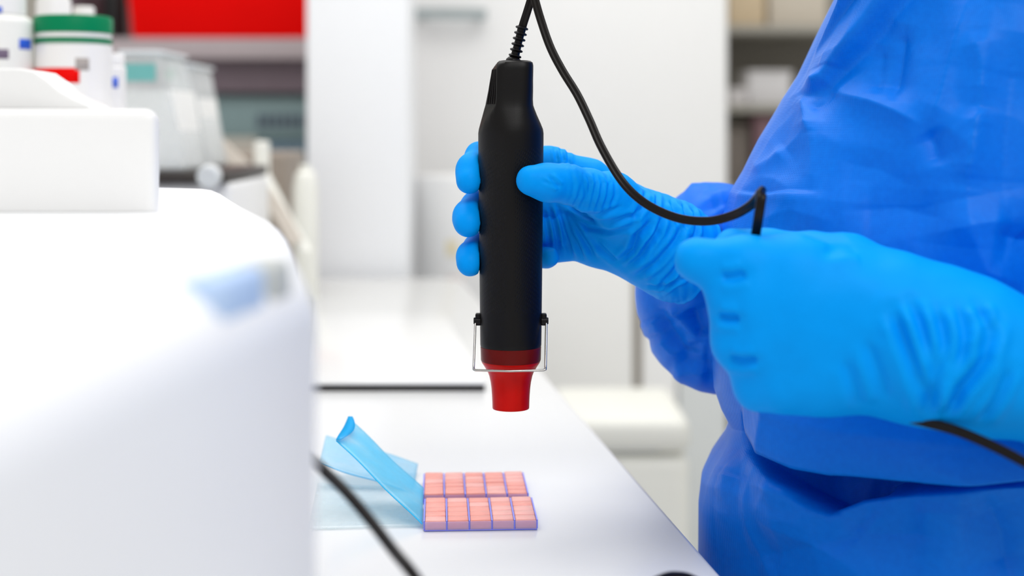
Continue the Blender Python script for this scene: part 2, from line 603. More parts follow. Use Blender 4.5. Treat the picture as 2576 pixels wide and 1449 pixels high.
hgt = mth('ADD', hgt, mth('MULTIPLY', fn.outputs['Fac'], 0.12))
bp = N.new('ShaderNodeBump'); bp.inputs['Strength'].default_value = 0.55; bp.inputs['Distance'].default_value = 0.0004
Lk.new(hgt, bp.inputs['Height']); Lk.new(bp.outputs[0], b.inputs['Normal'])

gun_body = o = from_np('gun_body', V, [f for f in Fc], mk, gun)
o.data.set_sharp_from_angle(angle=0.55)

# ribbed switch panel on the left flank of the neck
for k, t in enumerate((0.22, 0.42, 0.62, 0.82)):
    pts = []
    for y in (176, 200, 225, 250, 262):
        sc_ = min(secs, key=lambda q: abs(q[0] - y))
        Lx = np.interp(y, [q[0] for q in secs], [q[1] for q in secs]); Rx = np.interp(y, [q[0] for q in secs], [q[2] for q in secs])
        dep = np.interp(y, [q[0] for q in secs], [q[4] for q in secs]) * 1e-3
        a = (Rx - Lx) / 2 * S; cxx = TX((Lx + Rx) / 2)
        ex = TX(1250.5) - cxx; ey = -dep * max(0, 1 - abs(ex / a) ** 3.5) ** (1 / 3.5)
        lx, ly = -a, -0.02 * dep
        x = ex + (lx - ex) * t; yv = ey + (ly - ey) * t
        pts.append(Vector((cxx + x - 0.0001, TD + yv - 0.0001, TZ(y))))
    sub(tube('grip_rib', pts, 0.00055, M_BLACK, gun, n=8), gun_body)

# red nozzle: collar, shoulder, flared snout with an open end
mr_ = bpy.data.materials.new('red_anodised_nozzle'); mr_.use_nodes = True
nt = mr_.node_tree; N = nt.nodes; Lk = nt.links
b = N['Principled BSDF']
tcn = N.new('ShaderNodeTexCoord')
nz = N.new('ShaderNodeTexNoise'); nz.inputs['Scale'].default_value = 90; nz.inputs['Detail'].default_value = 4
Lk.new(tcn.outputs['Object'], nz.inputs['Vector'])
cr = N.new('ShaderNodeMix'); cr.data_type = 'RGBA'
cr.inputs[6].default_value = rgb('ae0601'); cr.inputs[7].default_value = rgb('d40a02')
Lk.new(nz.outputs['Fac'], cr.inputs[0]); Lk.new(cr.outputs[2], b.inputs['Base Color'])
b.inputs['Roughness'].default_value = 0.28; b.inputs['Specular IOR Level'].default_value = 0.14
M_RED = mr_
M_DKRED = mat('dark_red_collar', '640c08', rough=0.28, spec=0.14, var=0.15, vscale=90)
cxn = TX(1285)
prof = [(y, w) for y, w in [(870.8, 151), (872, 153), (904, 151), (907, 149)]]
lathe('nozzle_collar', [(w / 2 * S, TZ(y)) for y, w in prof], M_DKRED, gun, (cxn, TD, 0), seg=64)
sn = [(907.2, 148), (911, 146), (917, 138), (925, 128), (935, 116), (945, 108.5), (960, 102), (975, 98), (990, 95.5), (1010, 93.5), (1022, 93), (1026, 92.5), (1027, 91.5),
      (1027, 87), (1020, 86), (980, 88), (940, 96)]
lathe('nozzle_snout', [(w / 2 * S, TZ(y)) for y, w in sn], M_RED, gun, (cxn, TD, 0), seg=64)

# pivot lugs and wire stand
for px, sgn in ((1203, -1), (1368, 1)):
    x = TX(px)
    bmx = box_bm(x - 0.0017, x + 0.0017, TD - 0.003, TD + 0.003, TZ(818), TZ(788))
    lug = bm_obj('pivot_lug', bmx, M_BLACK, gun, smooth=True, bevel=0.0008, auto=0.7)
    pin = lathe('pivot_pin', [(0.0018, -0.0022), (0.0021, -0.0018), (0.0021, 0.0018), (0.0018, 0.0022)], M_BLACK, gun, (0, 0, 0), seg=16)
    pin.matrix_parent_inverse = \
        Matrix.Translation(gun.location).inverted() @ Matrix.Translation((x + sgn * 0.0005, TD - 0.002, TZ(806))) @ Matrix.Rotation(math.pi / 2, 4, 'Y')
    sub(pin, lug)
bl = TD - 0.017
q = bl / TD
def BX(px): return (px - CX) / F_PX * bl
def BZp(py): return CAM_Z - (py - HY) / F_PX * bl
pts = [Vector((TX(1203), TD - 0.0015, TZ(805))), Vector((TX(1198), TD - 0.002, TZ(803))), Vector((TX(1196), TD - 0.003, TZ(811))),
       Vector((BX(1191.5), bl, BZp(924))), Vector((BX(1191.5), bl - 0.0002, BZp(929))), Vector((BX(1196), bl - 0.0006, BZp(931))),
       Vector((BX(1282), bl - 0.0022, BZp(932))),
       Vector((BX(1367), bl - 0.0006, BZp(931))), Vector((BX(1372.5), bl - 0.0002, BZp(929))), Vector((BX(1372.5), bl, BZp(924))),
       Vector((TX(1374), TD - 0.003, TZ(811))), Vector((TX(1373), TD - 0.002, TZ(803))), Vector((TX(1367), TD - 0.0015, TZ(805)))]
fine = []
for a_, b_ in zip(pts, pts[1:]):
    for k in range(5): fine.append(a_.lerp(b_, k / 5))
fine.append(pts[-1])
tube('wire_stand', fine, 0.00072, M_STEEL, gun, n=10)

# strain relief: dome, core and six fins leaning with the cord
base = Vector((TX(1292), TD, TZ(155))); top = Vector((TX(1314), TD, TZ(66)))
axis = (top - base); rot = axis.to_track_quat('Z', 'Y').to_matrix().to_4x4()


def on_axis(name, prof, t, m, seg=28):
    ob = lathe(name, prof, m, gun, (0, 0, 0), seg=seg)
    ob.matrix_parent_inverse = Matrix.Translation(gun.location).inverted() @ Matrix.Translation(base + axis * t) @ rot
    return ob


on_axis('relief_dome', [(0.0049, -0.0015), (0.0047, 0.0006), (0.0036, 0.0022), (0.0027, 0.0028)], 0.0, M_BLACK)
core = on_axis('relief_core', [(0.0027, 0.0), (0.0023, axis.length * 0.6), (0.0027, axis.length)], 0.0, M_BLACK)
for k in range(6):
    r_ = 0.0040
    fin = on_axis('relief_fin', [(0.0022, -0.0011), (r_ - 0.0004, -0.0006), (r_, 0.0), (r_ - 0.0004, 0.0006), (0.0022, 0.0011)], 0.16 + 0.158 * k, M_BLACK)
    sub(fin, core)

# flat twin power cord from the relief up over the loop, past the glove, into the near hand, out under the heel of the hand
cp = [(1311, 80, .852), (1317, 58, .8515), (1326, 30, .850), (1338, -10, .848), (1350, -60, .846), (1354, -110, .842), (1346, -140, .838), (1336, -115, .834), (1335, -60, .832),
      (1345, -5, .830), (1362, 55, .828), (1385, 120, .825), (1415, 178, .822), (1452, 238, .818), (1482, 300, .813), (1512, 368, .808), (1556, 444, .802), (1598, 492, .796),
      (1650, 527, .789), (1715, 551, .780), (1785, 556, .768), (1845, 541, .755), (1886, 518, .742), (1908, 494, .731), (1915, 480, .720), (1916, 489, .7125),
      (1912, 520, .711), (1906, 560, .714), (1900, 600, .7205), (1900, 640, .7295), (1925, 720, .7365), (1985, 830, .7365), (2070, 930, .734), (2165, 1000, .724), (2250, 1040, .706),
      (2330, 1062, .688), (2430, 1092, .672), (2576, 1162, .652), (2760, 1275, .63), (3000, 1450, .62)]
cpts = catmull([W(*p) for p in cp], 7)
prof = []
for k in range(20):                    # two round conductors side by side with a groove between
    a = 2 * math.pi * k / 20
    u = 0.00245 * math.cos(a)
    prof.append((u, math.copysign(max(0.0011, 0.00155 * abs(math.sin(a)) ** 0.55) * (0.62 + 0.38 * min(1, abs(u) / 0.0009)), math.sin(a)) if abs(math.sin(a)) > 1e-6 else 0))
sweep('power_cord', cpts, prof, M_CORD, gun, ref=Vector((0, 1, 0)), auto=1.4)

# ------------------------------------------------------------------ person in gown and gloves
person = empty('person', (0.30, 0.93, 0), 'person in blue gown and blue gloves holding the heat gun and its cord', 'person')
mm = 1e-3


def chain(P, g, pts, k=None, kj=0.004):
    """smooth tapered finger through (px, py, d mm, r mm) joints"""
    f = None
    for a, b in zip(pts, pts[1:]):
        s = round_cone(P, W(a[0], a[1], a[2] * mm), W(b[0], b[1], b[2] * mm), a[3] * mm, b[3] * mm)
        f = s if f is None else smin(f, s, kj)
    return f


def blend(f, G, lo, st, pts, k, kj=0.004, pad=0.016):
    """smooth-union a finger chain into the field, evaluated only around the chain"""
    c = np.array([W(p[0], p[1], p[2] * mm) for p in pts]); r = max(p[3] for p in pts) * mm + pad
    i0 = np.maximum(((c.min(0) - r - np.array(lo)) / st).astype(int), 0)
    i1 = np.minimum(((c.max(0) + r - np.array(lo)) / st).astype(int) + 2, f.shape)
    sl = tuple(slice(a_, b_) for a_, b_ in zip(i0, i1))
    f[sl] = smin(f[sl], chain(G[sl], None, pts, kj=kj), k)


# far hand: palm towards the camera, fingers wrapping behind the gun, thumb in front
index = [(1486, 447, 896, 11.6), (1388, 414, 897, 9.7), (1285, 392, 886, 8.7), (1206, 394, 873, 7.2), (1187, 428, 857, 8.2), (1181, 456, 849, 7.8)]
middle = [(1480, 512, 902, 10.5), (1290, 498, 884, 8.8), (1197, 520, 869, 7.6), (1180, 545, 856, 8.3), (1177, 563, 848, 7.9)]
ring = [(1478, 575, 901, 10), (1300, 588, 884, 8.4), (1201, 622, 869, 6.6), (1187, 645, 857, 7.6), (1181, 664, 850, 7.3)]
pinky = [(1470, 618, 897, 8.4), (1330, 640, 894, 7.4), (1345, 647, 886, 6.4), (1376, 649, 880, 5.6), (1384, 648, 877, 5.3)]
thumb = [(1650, 585, 882, 19), (1540, 500, 864, 15), (1480, 478, 848, 12.2), (1425, 462, 838, 11.0), (1378, 459, 829, 10.6), (1337, 454, 824.5, 8.9)]
lo = (W(1120, 0, .852).x, 0.80, W(0, 800, .9).z); hi = (W(1815, 0, .93).x, 0.955, W(0, 335, .852).z)
st = 0.00085
G = grid(lo, hi, st)
f = np.full(G.shape[:3], 0.04, np.float32)
blend(f, G, lo, st, [(1690, 600, 897, 23), (1560, 515, 899, 16), (1486, 450, 896, 11.6)], 0.0)
blend(f, G, lo, st, [(1690, 620, 898, 24), (1560, 560, 901, 15), (1480, 512, 902, 11)], 0.012)
blend(f, G, lo, st, [(1690, 640, 898, 24), (1560, 595, 899, 15), (1478, 575, 901, 10.5)], 0.012)
blend(f, G, lo, st, [(1690, 655, 897, 21), (1580, 620, 894, 15), (1470, 612, 896, 9.5)], 0.012)
f = smin(f, ellipsoid(G, W(1520, 570, .893), (0.026, 0.015, 0.024)), 0.012)
blend(f, G, lo, st, thumb[:2], 0.016, kj=0.012)
blend(f, G, lo, st, thumb[1:], 0.007, kj=0.005)
blend(f, G, lo, st, [(1640, 612, 896, 24.5), (1715, 645, 905, 25.5), (1900, 735, 930, 29)], 0.012)
for ch_ in (index, middle, ring):
    blend(f, G, lo, st, ch_, 0.0035, kj=0.008)
blend(f, G, lo, st, pinky, 0.0015)
# cut the cuff square to the forearm
ce = np.array(W(1752, 663, .908)); ax_ = np.array(W(1752, 663, .908) - W(1500, 543, .89)); ax_ /= np.linalg.norm(ax_)
f = np.maximum(f, (G - ce) @ ax_)
# keep the fingers out of the gun barrel
cyl = np.sqrt((G[..., 0] - TX(1285)) ** 2 + (G[..., 1] - TD) ** 2) - 0.0192
f = np.maximum(f, -cyl)
Vh, Fh = surface_nets(f, lo, st)
Vh = laplace(Vh, Fh, 3, 0.5)
Nh = vnormals(Vh, Fh)
lines = []
# arcs across the base of the thumb
for k, (x, a) in enumerate([(1432, .35), (1448, .6), (1462, .8), (1476, .9), (1490, .9), (1505, .8), (1520, .7), (1536, .6)]):
    j = rng.normal(0, 3, 6)
    lines.append(([(x - 4 + j[0], 424 + .12 * (x - 1432)), (x + 3 + j[1], 455), (x + 2 + j[2], 485), (x - 12 + j[3], 512 + .2 * (x - 1432))], 0.0012, 0.0006 * a, 0.6))
# drag folds sweeping from the thumb base over the heel of the thumb
lines += [([(1420, 515), (1470, 545), (1530, 555), (1590, 535), (1610, 500)], 0.0016, 0.0010, 0.6),
          ([(1432, 535), (1480, 575), (1530, 582), (1590, 565)], 0.0016, 0.0009, 0.6),
          ([(1430, 515), (1455, 530), (1500, 534), (1555, 515)], 0.0014, 0.0009, 0.6),
          ([(1402, 515), (1420, 580), (1445, 650)], 0.0017, 0.0014, 0.7),
          ([(1415, 520), (1440, 590), (1470, 650)], 0.0017, 0.0015, 0.7),
          ([(1428, 530), (1465, 600), (1500, 655)], 0.0018, 0.0013, 0.7),
          ([(1384, 520), (1398, 580), (1408, 640)], 0.0016, 0.0012, 0.7),
          ([(1372, 530), (1380, 580), (1386, 625)], 0.0015, 0.0010, 0.7),
          ([(1560, 662), (1590, 628), (1600, 590), (1640, 550)], 0.0022, 0.0020, 0.7),
          ([(1575, 675), (1612, 640), (1650, 580), (1665, 540)], 0.0020, 0.0016, 0.7),
          ([(1500, 612), (1530, 640), (1555, 660)], 0.0018, 0.0010, 0.6),
          ([(1600, 700), (1650, 660), (1700, 600), (1722, 555)], 0.0020, 0.0014, 0.7),
          ([(1650, 735), (1690, 690), (1730, 630), (1752, 580)], 0.0018, 0.0012, 0.7),
          ([(1665, 742), (1705, 700), (1750, 640)], 0.0014, 0.0011, 0.7),
          ([(1630, 725), (1680, 720), (1740, 690)], 0.0014, 0.0010, 0.7),
          ([(1688, 505), (1700, 535), (1703, 570)], 0.0014, 0.0011, 0.7),
          ([(1722, 515), (1730, 545), (1726, 580)], 0.0014, 0.0011, 0.7),
          ([(1750, 530), (1758, 560), (1752, 600)], 0.0014, 0.0010, 0.7),
          ([(1622, 478), (1612, 520), (1585, 548)], 0.0016, 0.0012, 0.7),
          ([(1655, 490), (1645, 525)], 0.0014, 0.0010, 0.6),
          ([(1376, 436), (1395, 455), (1402, 462)], 0.0012, 0.0007, 0.6),
          ([(1398, 462), (1360, 446)], 0.0011, 0.0004, 0.5),
          ([(1412, 372), (1420, 410)], 0.0013, 0.0008, 0.6), ([(1398, 370), (1404, 408)], 0.0012, 0.0006, 0.6),
          ([(1432, 378), (1432, 415)], 0.0013, 0.0007, 0.6)]
fac = np.clip(-Nh[:, 1] * 1.6 + 0.35, 0, 1)
D = crease_disp(Vh, [(p_, w_ * .85, a_ * 1.55, s__) for p_, w_, a_, s__ in lines], 0.87) * fac
# bunched glove film towards the wrist, and light slack everywhere
wr = np.clip((Vh[:, 0] - W(1560, 0, .89).x) / 0.02, 0, 1)
nzv = vnoise((Vh - Vh.mean(0)) @ np.array([[1 / 0.0055, 0, 0], [0, 1 / 0.02, 0], [1 / 0.009, 0, 1 / 0.012]]).T, 3, 2)
D += wr * nzv * 0.0012 + vnoise(Vh / 0.012, 5, 2) * 0.0005
cu = (Vh - ce) @ ax_
D += 0.0009 * np.exp(-((cu + 0.0015) / 0.0012) ** 2)          # rolled cuff bead
Vh = Vh + Nh * D[:, None]
from_np('glove', Vh, Fh, M_GLOVE, person)['label'] = 'blue glove with creased wrist gripping the heat gun'

# near hand: loose fist, back of the hand to the camera, the cord running through it
index = [(2000, 672, 711, 15), (1870, 655, 712, 12), (1752, 653, 716, 9.9), (1768, 656, 735, 8.7), (1840, 655, 748, 8.4)]
middle = [(2010, 765, 707, 15), (1900, 757, 707, 12.5), (1842, 755, 713, 11.3), (1846, 755, 738, 9), (1930, 752, 750, 8.5)]
ring = [(2020, 862, 709, 15), (1910, 862, 709, 12.5), (1850, 864, 715, 11.3), (1856, 862, 740, 9), (1940, 850, 751, 8.5)]
pinky = [(2060, 955, 712, 14), (1960, 970, 713, 12.5), (1908, 974, 719, 11.6), (1920, 970, 742, 8.5), (2000, 950, 752, 8)]
thumb = [(2320, 800, 717, 24), (2130, 676, 735, 16), (2040, 648, 745, 13), (1930, 628, 748.5, 10.6), (1842, 616, 750, 8.8)]
lo = (W(1670, 0, .72).x, 0.645, W(0, 1160, .72).z); hi = (0.272, 0.775, W(0, 550, .75).z)
st = 0.0012
G = grid(lo, hi, st)
f = np.full(G.shape[:3], 0.04, np.float32)
blend(f, G, lo, st, [(2420, 850, 706, 28), (2250, 760, 708, 22), (2000, 672, 711, 15)], 0.0)
blend(f, G, lo, st, [(2420, 885, 705, 29), (2250, 830, 706, 22), (2010, 765, 707, 15)], 0.018)
blend(f, G, lo, st, [(2420, 910, 705, 28), (2250, 900, 708, 22), (2020, 862, 709, 15)], 0.018)
blend(f, G, lo, st, [(2420, 915, 705, 26), (2250, 945, 712, 19), (2060, 960, 712, 14)], 0.018)
blend(f, G, lo, st, thumb[:2], 0.020, kj=0.012)
blend(f, G, lo, st, thumb[1:], 0.010)
blend(f, G, lo, st, [(2380, 885, 705, 31), (2470, 905, 703, 31.5), (2700, 965, 700, 35), (2900, 1010, 700, 36)], 0.018)
for ch_, kk in ((index, .008), (middle, .014), (ring, .016), (pinky, .016)):
    blend(f, G, lo, st, ch_, kk, kj=0.005)
Vn, Fn = surface_nets(f, lo, st)
Vn = laplace(Vn, Fn, 3, 0.5)
Nn = vnormals(Vn, Fn)
lines = [([(2235, 775), (2260, 850), (2300, 960), (2330, 1040)], 0.0030, 0.0022, 0.7),
         ([(2280, 750), (2300, 830), (2322, 930), (2330, 1020)], 0.0026, 0.0020, 0.7),
         ([(2480, 790), (2440, 880), (2385, 960), (2360, 1040)], 0.0026, 0.0024, 0.7),
         ([(2440, 760), (2450, 810), (2420, 880)], 0.0024, 0.0018, 0.7),
         ([(2340, 770), (2345, 850), (2330, 930)], 0.0026, 0.0014, 0.7),
         ([(2390, 760), (2395, 830), (2380, 900)], 0.0024, 0.0013, 0.7),
         ([(2500, 900), (2470, 980), (2440, 1050)], 0.0024, 0.0014, 0.7),
         ([(2170, 850), (2200, 930), (2230, 1010)], 0.0030, 0.0011, 0.6),
         ([(2120, 900), (2150, 980), (2170, 1030)], 0.0030, 0.0009, 0.6),
         ([(1822, 704), (1850, 704), (1885, 692)], 0.0024, 0.0020, 0.3),
         ([(1815, 807), (1840, 810), (1866, 807)], 0.0024, 0.0026, 0.3),
         ([(1845, 916), (1878, 920), (1912, 912)], 0.0024, 0.0026, 0.3),
         ([(2080, 640), (2140, 625), (2180, 632)], 0.0026, 0.0010, 0.6)]
D = crease_disp(Vn, [(p_, w_ * .9, a_ * 1.4, s__) for p_, w_, a_, s__ in lines], 0.69) * np.clip(-Nn[:, 1] * 1.5 + 0.3, 0, 1)
D += vnoise(Vn / 0.018, 9, 2) * 0.0006
Vn = Vn + Nn * D[:, None]
from_np('glove', Vn, Fn, M_GLOVE, person)['label'] = 'blue glove closed in a loose fist around the cord'

# gown fabric: fine non-woven mesh, matte with a soft sheen
mg = bpy.data.materials.new('blue_nonwoven_gown'); mg.use_nodes = True
nt = mg.node_tree; N = nt.nodes; Lk = nt.links
b = N['Principled BSDF']
tcn = N.new('ShaderNodeTexCoord')
nz = N.new('ShaderNodeTexNoise'); nz.inputs['Scale'].default_value = 260; nz.inputs['Detail'].default_value = 5
Lk.new(tcn.outputs['Object'], nz.inputs['Vector'])
cr = N.new('ShaderNodeMix'); cr.data_type = 'RGBA'
cr.inputs[6].default_value = rgb('006ddc'); cr.inputs[7].default_value = rgb('007bec')
Lk.new(nz.outputs['Fac'], cr.inputs[0]); Lk.new(cr.outputs[2], b.inputs['Base Color'])
b.inputs['Roughness'].default_value = 0.4; b.inputs['Specular IOR Level'].default_value = 0.14
b.inputs['Sheen Weight'].default_value = 0.0; b.inputs['Sheen Roughness'].default_value = 0.4
b.inputs['Sheen Tint'].default_value = (0.75, 0.7, 1, 1)
wx = N.new('ShaderNodeTexWave'); wx.wave_type = 'BANDS'; wx.bands_direction = 'X'; wx.inputs['Scale'].default_value = 330
wz = N.new('ShaderNodeTexWave'); wz.wave_type = 'BANDS'; wz.bands_direction = 'Z'; wz.inputs['Scale'].default_value = 330
for w_ in (wx, wz):
    w_.inputs['Distortion'].default_value = 1.0
    Lk.new(tcn.outputs['Object'], w_.inputs['Vector'])
mlt = N.new('ShaderNodeMath'); mlt.operation = 'MULTIPLY'
Lk.new(wx.outputs['Fac'], mlt.inputs[0]); Lk.new(wz.outputs['Fac'], mlt.inputs[1])
bp = N.new('ShaderNodeBump'); bp.inputs['Strength'].default_value = 0.18; bp.inputs['Distance'].default_value = 0.0004
Lk.new(mlt.outputs[0], bp.inputs['Height']); Lk.new(bp.outputs[0], b.inputs['Normal'])
M_GOWN = mg

# torso part of the gown: sections around the body, the front edge following the person's outline
phi = math.radians(20)
fv = np.array([-math.cos(phi), math.sin(phi)]); sv = np.array([math.sin(phi), math.cos(phi)])
CYB = 0.918
sil = [(-900, 2330), (-620, 2250), (-330, 2215), (-120, 2150), (0, 2095), (95, 2048), (190, 2004), (280, 1950), (350, 1908), (430, 1868), (482, 1836), (560, 1812), (700, 1789), (850, 1787), (970, 1795),
       (1020, 1812), (1062, 1834), (1100, 1820), (1150, 1785), (1195, 1764), (1260, 1757), (1400, 1756), (1800, 1745), (2600, 1720), (3600, 1715)]
zl = np.concatenate([np.linspace(0.32, 0.865, 24, endpoint=False), np.linspace(0.865, 1.25, 400, endpoint=False), np.linspace(1.25, 1.44, 24)])
NT = 560
th = np.linspace(0, 2 * np.pi, NT, endpoint=False)
rows = []
for z in zl:
    py = HY + (CAM_Z - z) * F_PX / CYB
    tx = np.interp(py, [s_[0] for s_ in sil], [s_[1] for s_ in sil])
    a = 0.140; bb = 0.158
    if z > 1.28:
        k = (z - 1.28) / 0.16; a *= 1 - 0.25 * k; bb *= 1 + 0.20 * k - 0.45 * max(0, k - 0.45)
    if z < 0.86:
        a += 0.03 * (0.86 - z) / 0.5; bb += 0.03 * (0.86 - z) / 0.5
    e = 2 / 2.25
    ca = np.sign(np.cos(th)) * np.abs(np.cos(th)) ** e; sa = np.sign(np.sin(th)) * np.abs(np.sin(th)) ** e
    q = a * ca[:, None] * fv + bb * sa[:, None] * sv
    Y = CYB + q[:, 1]
    # slide the section until its outline stands where the person's outline is
    lo_, hi_ = -0.3, 1.0
    for _ in range(40):
        mid = (lo_ + hi_) / 2
        if ((q[:, 0] + mid) / Y * F_PX + CX).min() < tx: lo_ = mid
        else: hi_ = mid
    rows.append(np.stack([q[:, 0] + mid, Y, np.full(NT, z)], 1))
VG = np.concatenate(rows)
nr = len(zl)
ii, jj = np.meshgrid(np.arange(nr - 1), np.arange(NT), indexing='ij')
j2 = (jj + 1) % NT
FG = np.stack([ii * NT + jj, (ii + 1) * NT + jj, (ii + 1) * NT + j2, ii * NT + j2], -1).reshape(-1, 4)
NG = vnormals(VG, FG)
if ((VG[:, :2] - VG[:, :2].mean(0)) * NG[:, :2]).sum() < 0:
    FG = FG[:, ::-1]; NG = -NG
dg = 0.80
X, Z = VG[:, 0] / VG[:, 1] * dg, CAM_Z + (VG[:, 2] - CAM_Z) / VG[:, 1] * dg      # fold lines are drawn on the cloth at a nominal 0.8 m
near = np.clip(-NG[:, 1] * 3.0 + 0.12, 0, 1)
wl = px_xz([(1700, 985), (1800, 1005), (1840, 1022), (1883, 1043), (1967, 1080), (2051, 1117), (2124, 1138), (2282, 1159), (2439, 1172), (2560, 1167), (2760, 1150)], dg)
wlx, wlz = [p[0] for p in wl], [p[1] for p in wl]
# lay the rows of the cloth along the sloping waist line
zcw = CAM_Z + (np.interp(X, wlx, wlz) - CAM_Z) * VG[:, 1] / dg
z0w = CAM_Z - (1150 - HY) / F_PX * 0.78
VG[:, 2] += near * (zcw - z0w) * np.exp(-((VG[:, 2] - z0w) / 0.06) ** 2)
Z = CAM_Z + (VG[:, 2] - CAM_Z) / VG[:, 1] * dg
D = np.zeros(len(VG))


def step_fold(pts, amp, w, back, d=dg):
    """cloth doubled over along a line: the right hand side stands proud and eases back over `back`"""
    dist, pos, side = seg_dist(X, Z, px_xz(pts, d))
    fade = np.clip(np.minimum(pos * 8 + 0.05, (1 - pos) * 2.5), 0, 1)
    sd = dist * side
    fade = fade * np.clip(-NG[:, 1] * 2.5 - 0.1, 0, 1)
    return fade * amp * (0.5 + 0.5 * np.tanh(sd / w)) * np.exp(-np.maximum(sd, 0) / back)


def ridge(pts, amp, w, d=dg):
    dist, pos, side = seg_dist(X, Z, px_xz(pts, d))
    fade = np.clip(np.minimum(pos, 1 - pos) * 4 + 0.1, 0, 1)
    # a crisp crest with sides that fall away softly, like a pressed crease in stiff cloth
    return fade * amp * (0.75 * np.exp(-dist / (1.5 * w)) + 0.35 * np.exp(-(dist / (2.5 * w)) ** 2))


D += step_fold([(1985, 205), (2060, 135), (2130, 65), (2200, -5), (2300, -110), (2400, -230), (2470, -330)], 0.014, 0.0008, 0.06)
D += step_fold([(2030, 250), (2089, 212), (2181, 121), (2282, 0), (2370, -110), (2450, -230), (2510, -330)], 0.016, 0.0012, 0.10)
for pts, a, w in [([(2026, 245), (2034, 285), (2042, 340)], .0030, .0035), ([(2085, 232), (2195, 258), (2260, 285), (2335, 330)], .0042, .0050),
                  ([(1930, 262), (2010, 240), (2090, 200)], .0030, .0040), ([(2042, 285), (2075, 262), (2110, 225)], -.0022, .0030),
                  ([(2335, 330), (2370, 250), (2400, 130), (2440, -20)], .0045, .0060), ([(2278, 60), (2262, 150), (2245, 260)], -.0045, .0045),
                  ([(2335, 330), (2352, 365), (2366, 420)], -.0040, .0045), ([(2466, 270), (2450, 355), (2430, 470)], .0035, .0050),
                  ([(2215, 110), (2208, 180), (2206, 240)], -.0028, .0040), ([(2450, 80), (2470, 160), (2466, 270)], .0035, .006),
                  ([(1880, 440), (1940, 400), (1975, 372)], .0022, .0040), ([(2048, 300), (2050, 400), (2046, 480)], .0016, .0040),
                  ([(1838, 478), (1900, 482), (2060, 484)], -.0016, .0016), ([(1838, 488), (1900, 492), (2060, 494)], .0016, .0022),
                  ([(2500, 0), (2470, 250), (2440, 420), (2420, 620)], .007, .020), ([(2560, 80), (2530, 330), (2520, 560)], -.006, .018),
                  ([(2430, 500), (2450, 600), (2480, 680), (2576, 720)], .007, .018), ([(2500, 590), (2576, 605), (2660, 600)], -.006, .010),
                  ([(2100, 400), (2200, 420), (2330, 480)], -.003, .016), ([(2120, 530), (2260, 520), (2400, 560)], -.004, .014),
                  ([(1900, 560), (2000, 530), (2100, 560)], .002, .010),
                  # skirt below the waist
                  ([(1775, 1195), (1860, 1205), (1960, 1240), (2100, 1270)], .0050, .0090), ([(1830, 1185), (1900, 1215), (1985, 1225)], -.0030, .0040),
                  ([(1905, 1215), (1985, 1222), (2040, 1250)], .0026, .0035),
                  ([(2060, 1260), (2140, 1300), (2180, 1340)], -.0040, .010), ([(1800, 1420), (2000, 1380), (2200, 1340), (2420, 1345)], -.0045, .014),
                  ([(1900, 1300), (2050, 1310), (2180, 1270)], .004, .014), ([(2470, 1230), (2520, 1340), (2540, 1460)], -.007, .010),
                  ([(2300, 1290), (2440, 1290)], .004, .014)]:
    D += ridge(pts, a * (1.15 if w < .0065 else 1.2), w * (.8 if w < .0065 else .8))
# the waist: cloth blouses over a tie, a deep tuck below it
zc = np.interp(X, wlx, wlz)
s_ = Z - zc
sx = [W(p_, 0, dg).x for p_ in (1850, 1883, 1990, 2100, 2176, 2313, 2450, 2564, 2700)]
ramp = np.clip((X - W(1866, 0, dg).x) / 0.022, 0.0, 1)
op = np.interp(X, sx, np.array([2, 7, 19, 26, 19, 12, 7, 5, 5]) * mm)              # how far the tuck gapes
ease = np.interp(X, sx, np.array([12, 10, 9, 6, 4, 3, 2.5, 2.5, 2.5]) * mm)        # how softly the skirt comes out again below it
up = s_ >= 0
lip = np.where(up, np.exp(-(s_ / 0.034) ** 2), 0.0)                       # cloth blousing out over the tie
below = np.maximum(-s_ - op, 0)
tuck = np.where(up, 0.0, np.exp(-(below / ease) ** 2))
roll = np.where(up, 0.0, (1 - np.exp(-(below / ease) ** 2)) * np.exp(-below / 0.05))
D += near * ramp * (0.022 * lip - 0.052 * tuck + 0.014 * roll)
ZS = -near * ramp * 0.003 * np.where(up, np.exp(-(s_ / 0.010) ** 2), 0.0)
# crumple
n1 = vnoise(VG / 0.085 + 0.3 * vnoise(VG / 0.05, 31)[:, None], 11, 2); n2 = vnoise(VG @ np.array([[1 / .05, 0, .6 / .05], [0, 1 / .05, 0], [0, 0, 1 / .09]]), 17, 2)
D += vnoise(VG / 0.06, 12, 2) * 0.0022 + (0.35 - np.minimum(np.abs(n1) * 2.2, 1)) * 0.0030 + (0.35 - np.minimum(np.abs(n2) * 2.6, 1)) * 0.0020
VG = VG + NG * (D * np.where(NG[:, 1] < 0.4, np.maximum(near, .12), 0.4))[:, None]
VG[:, 2] += ZS
from_np('gown', VG, FG, M_GOWN, person)['label'] = 'crumpled blue non-woven isolation gown tied at the waist'

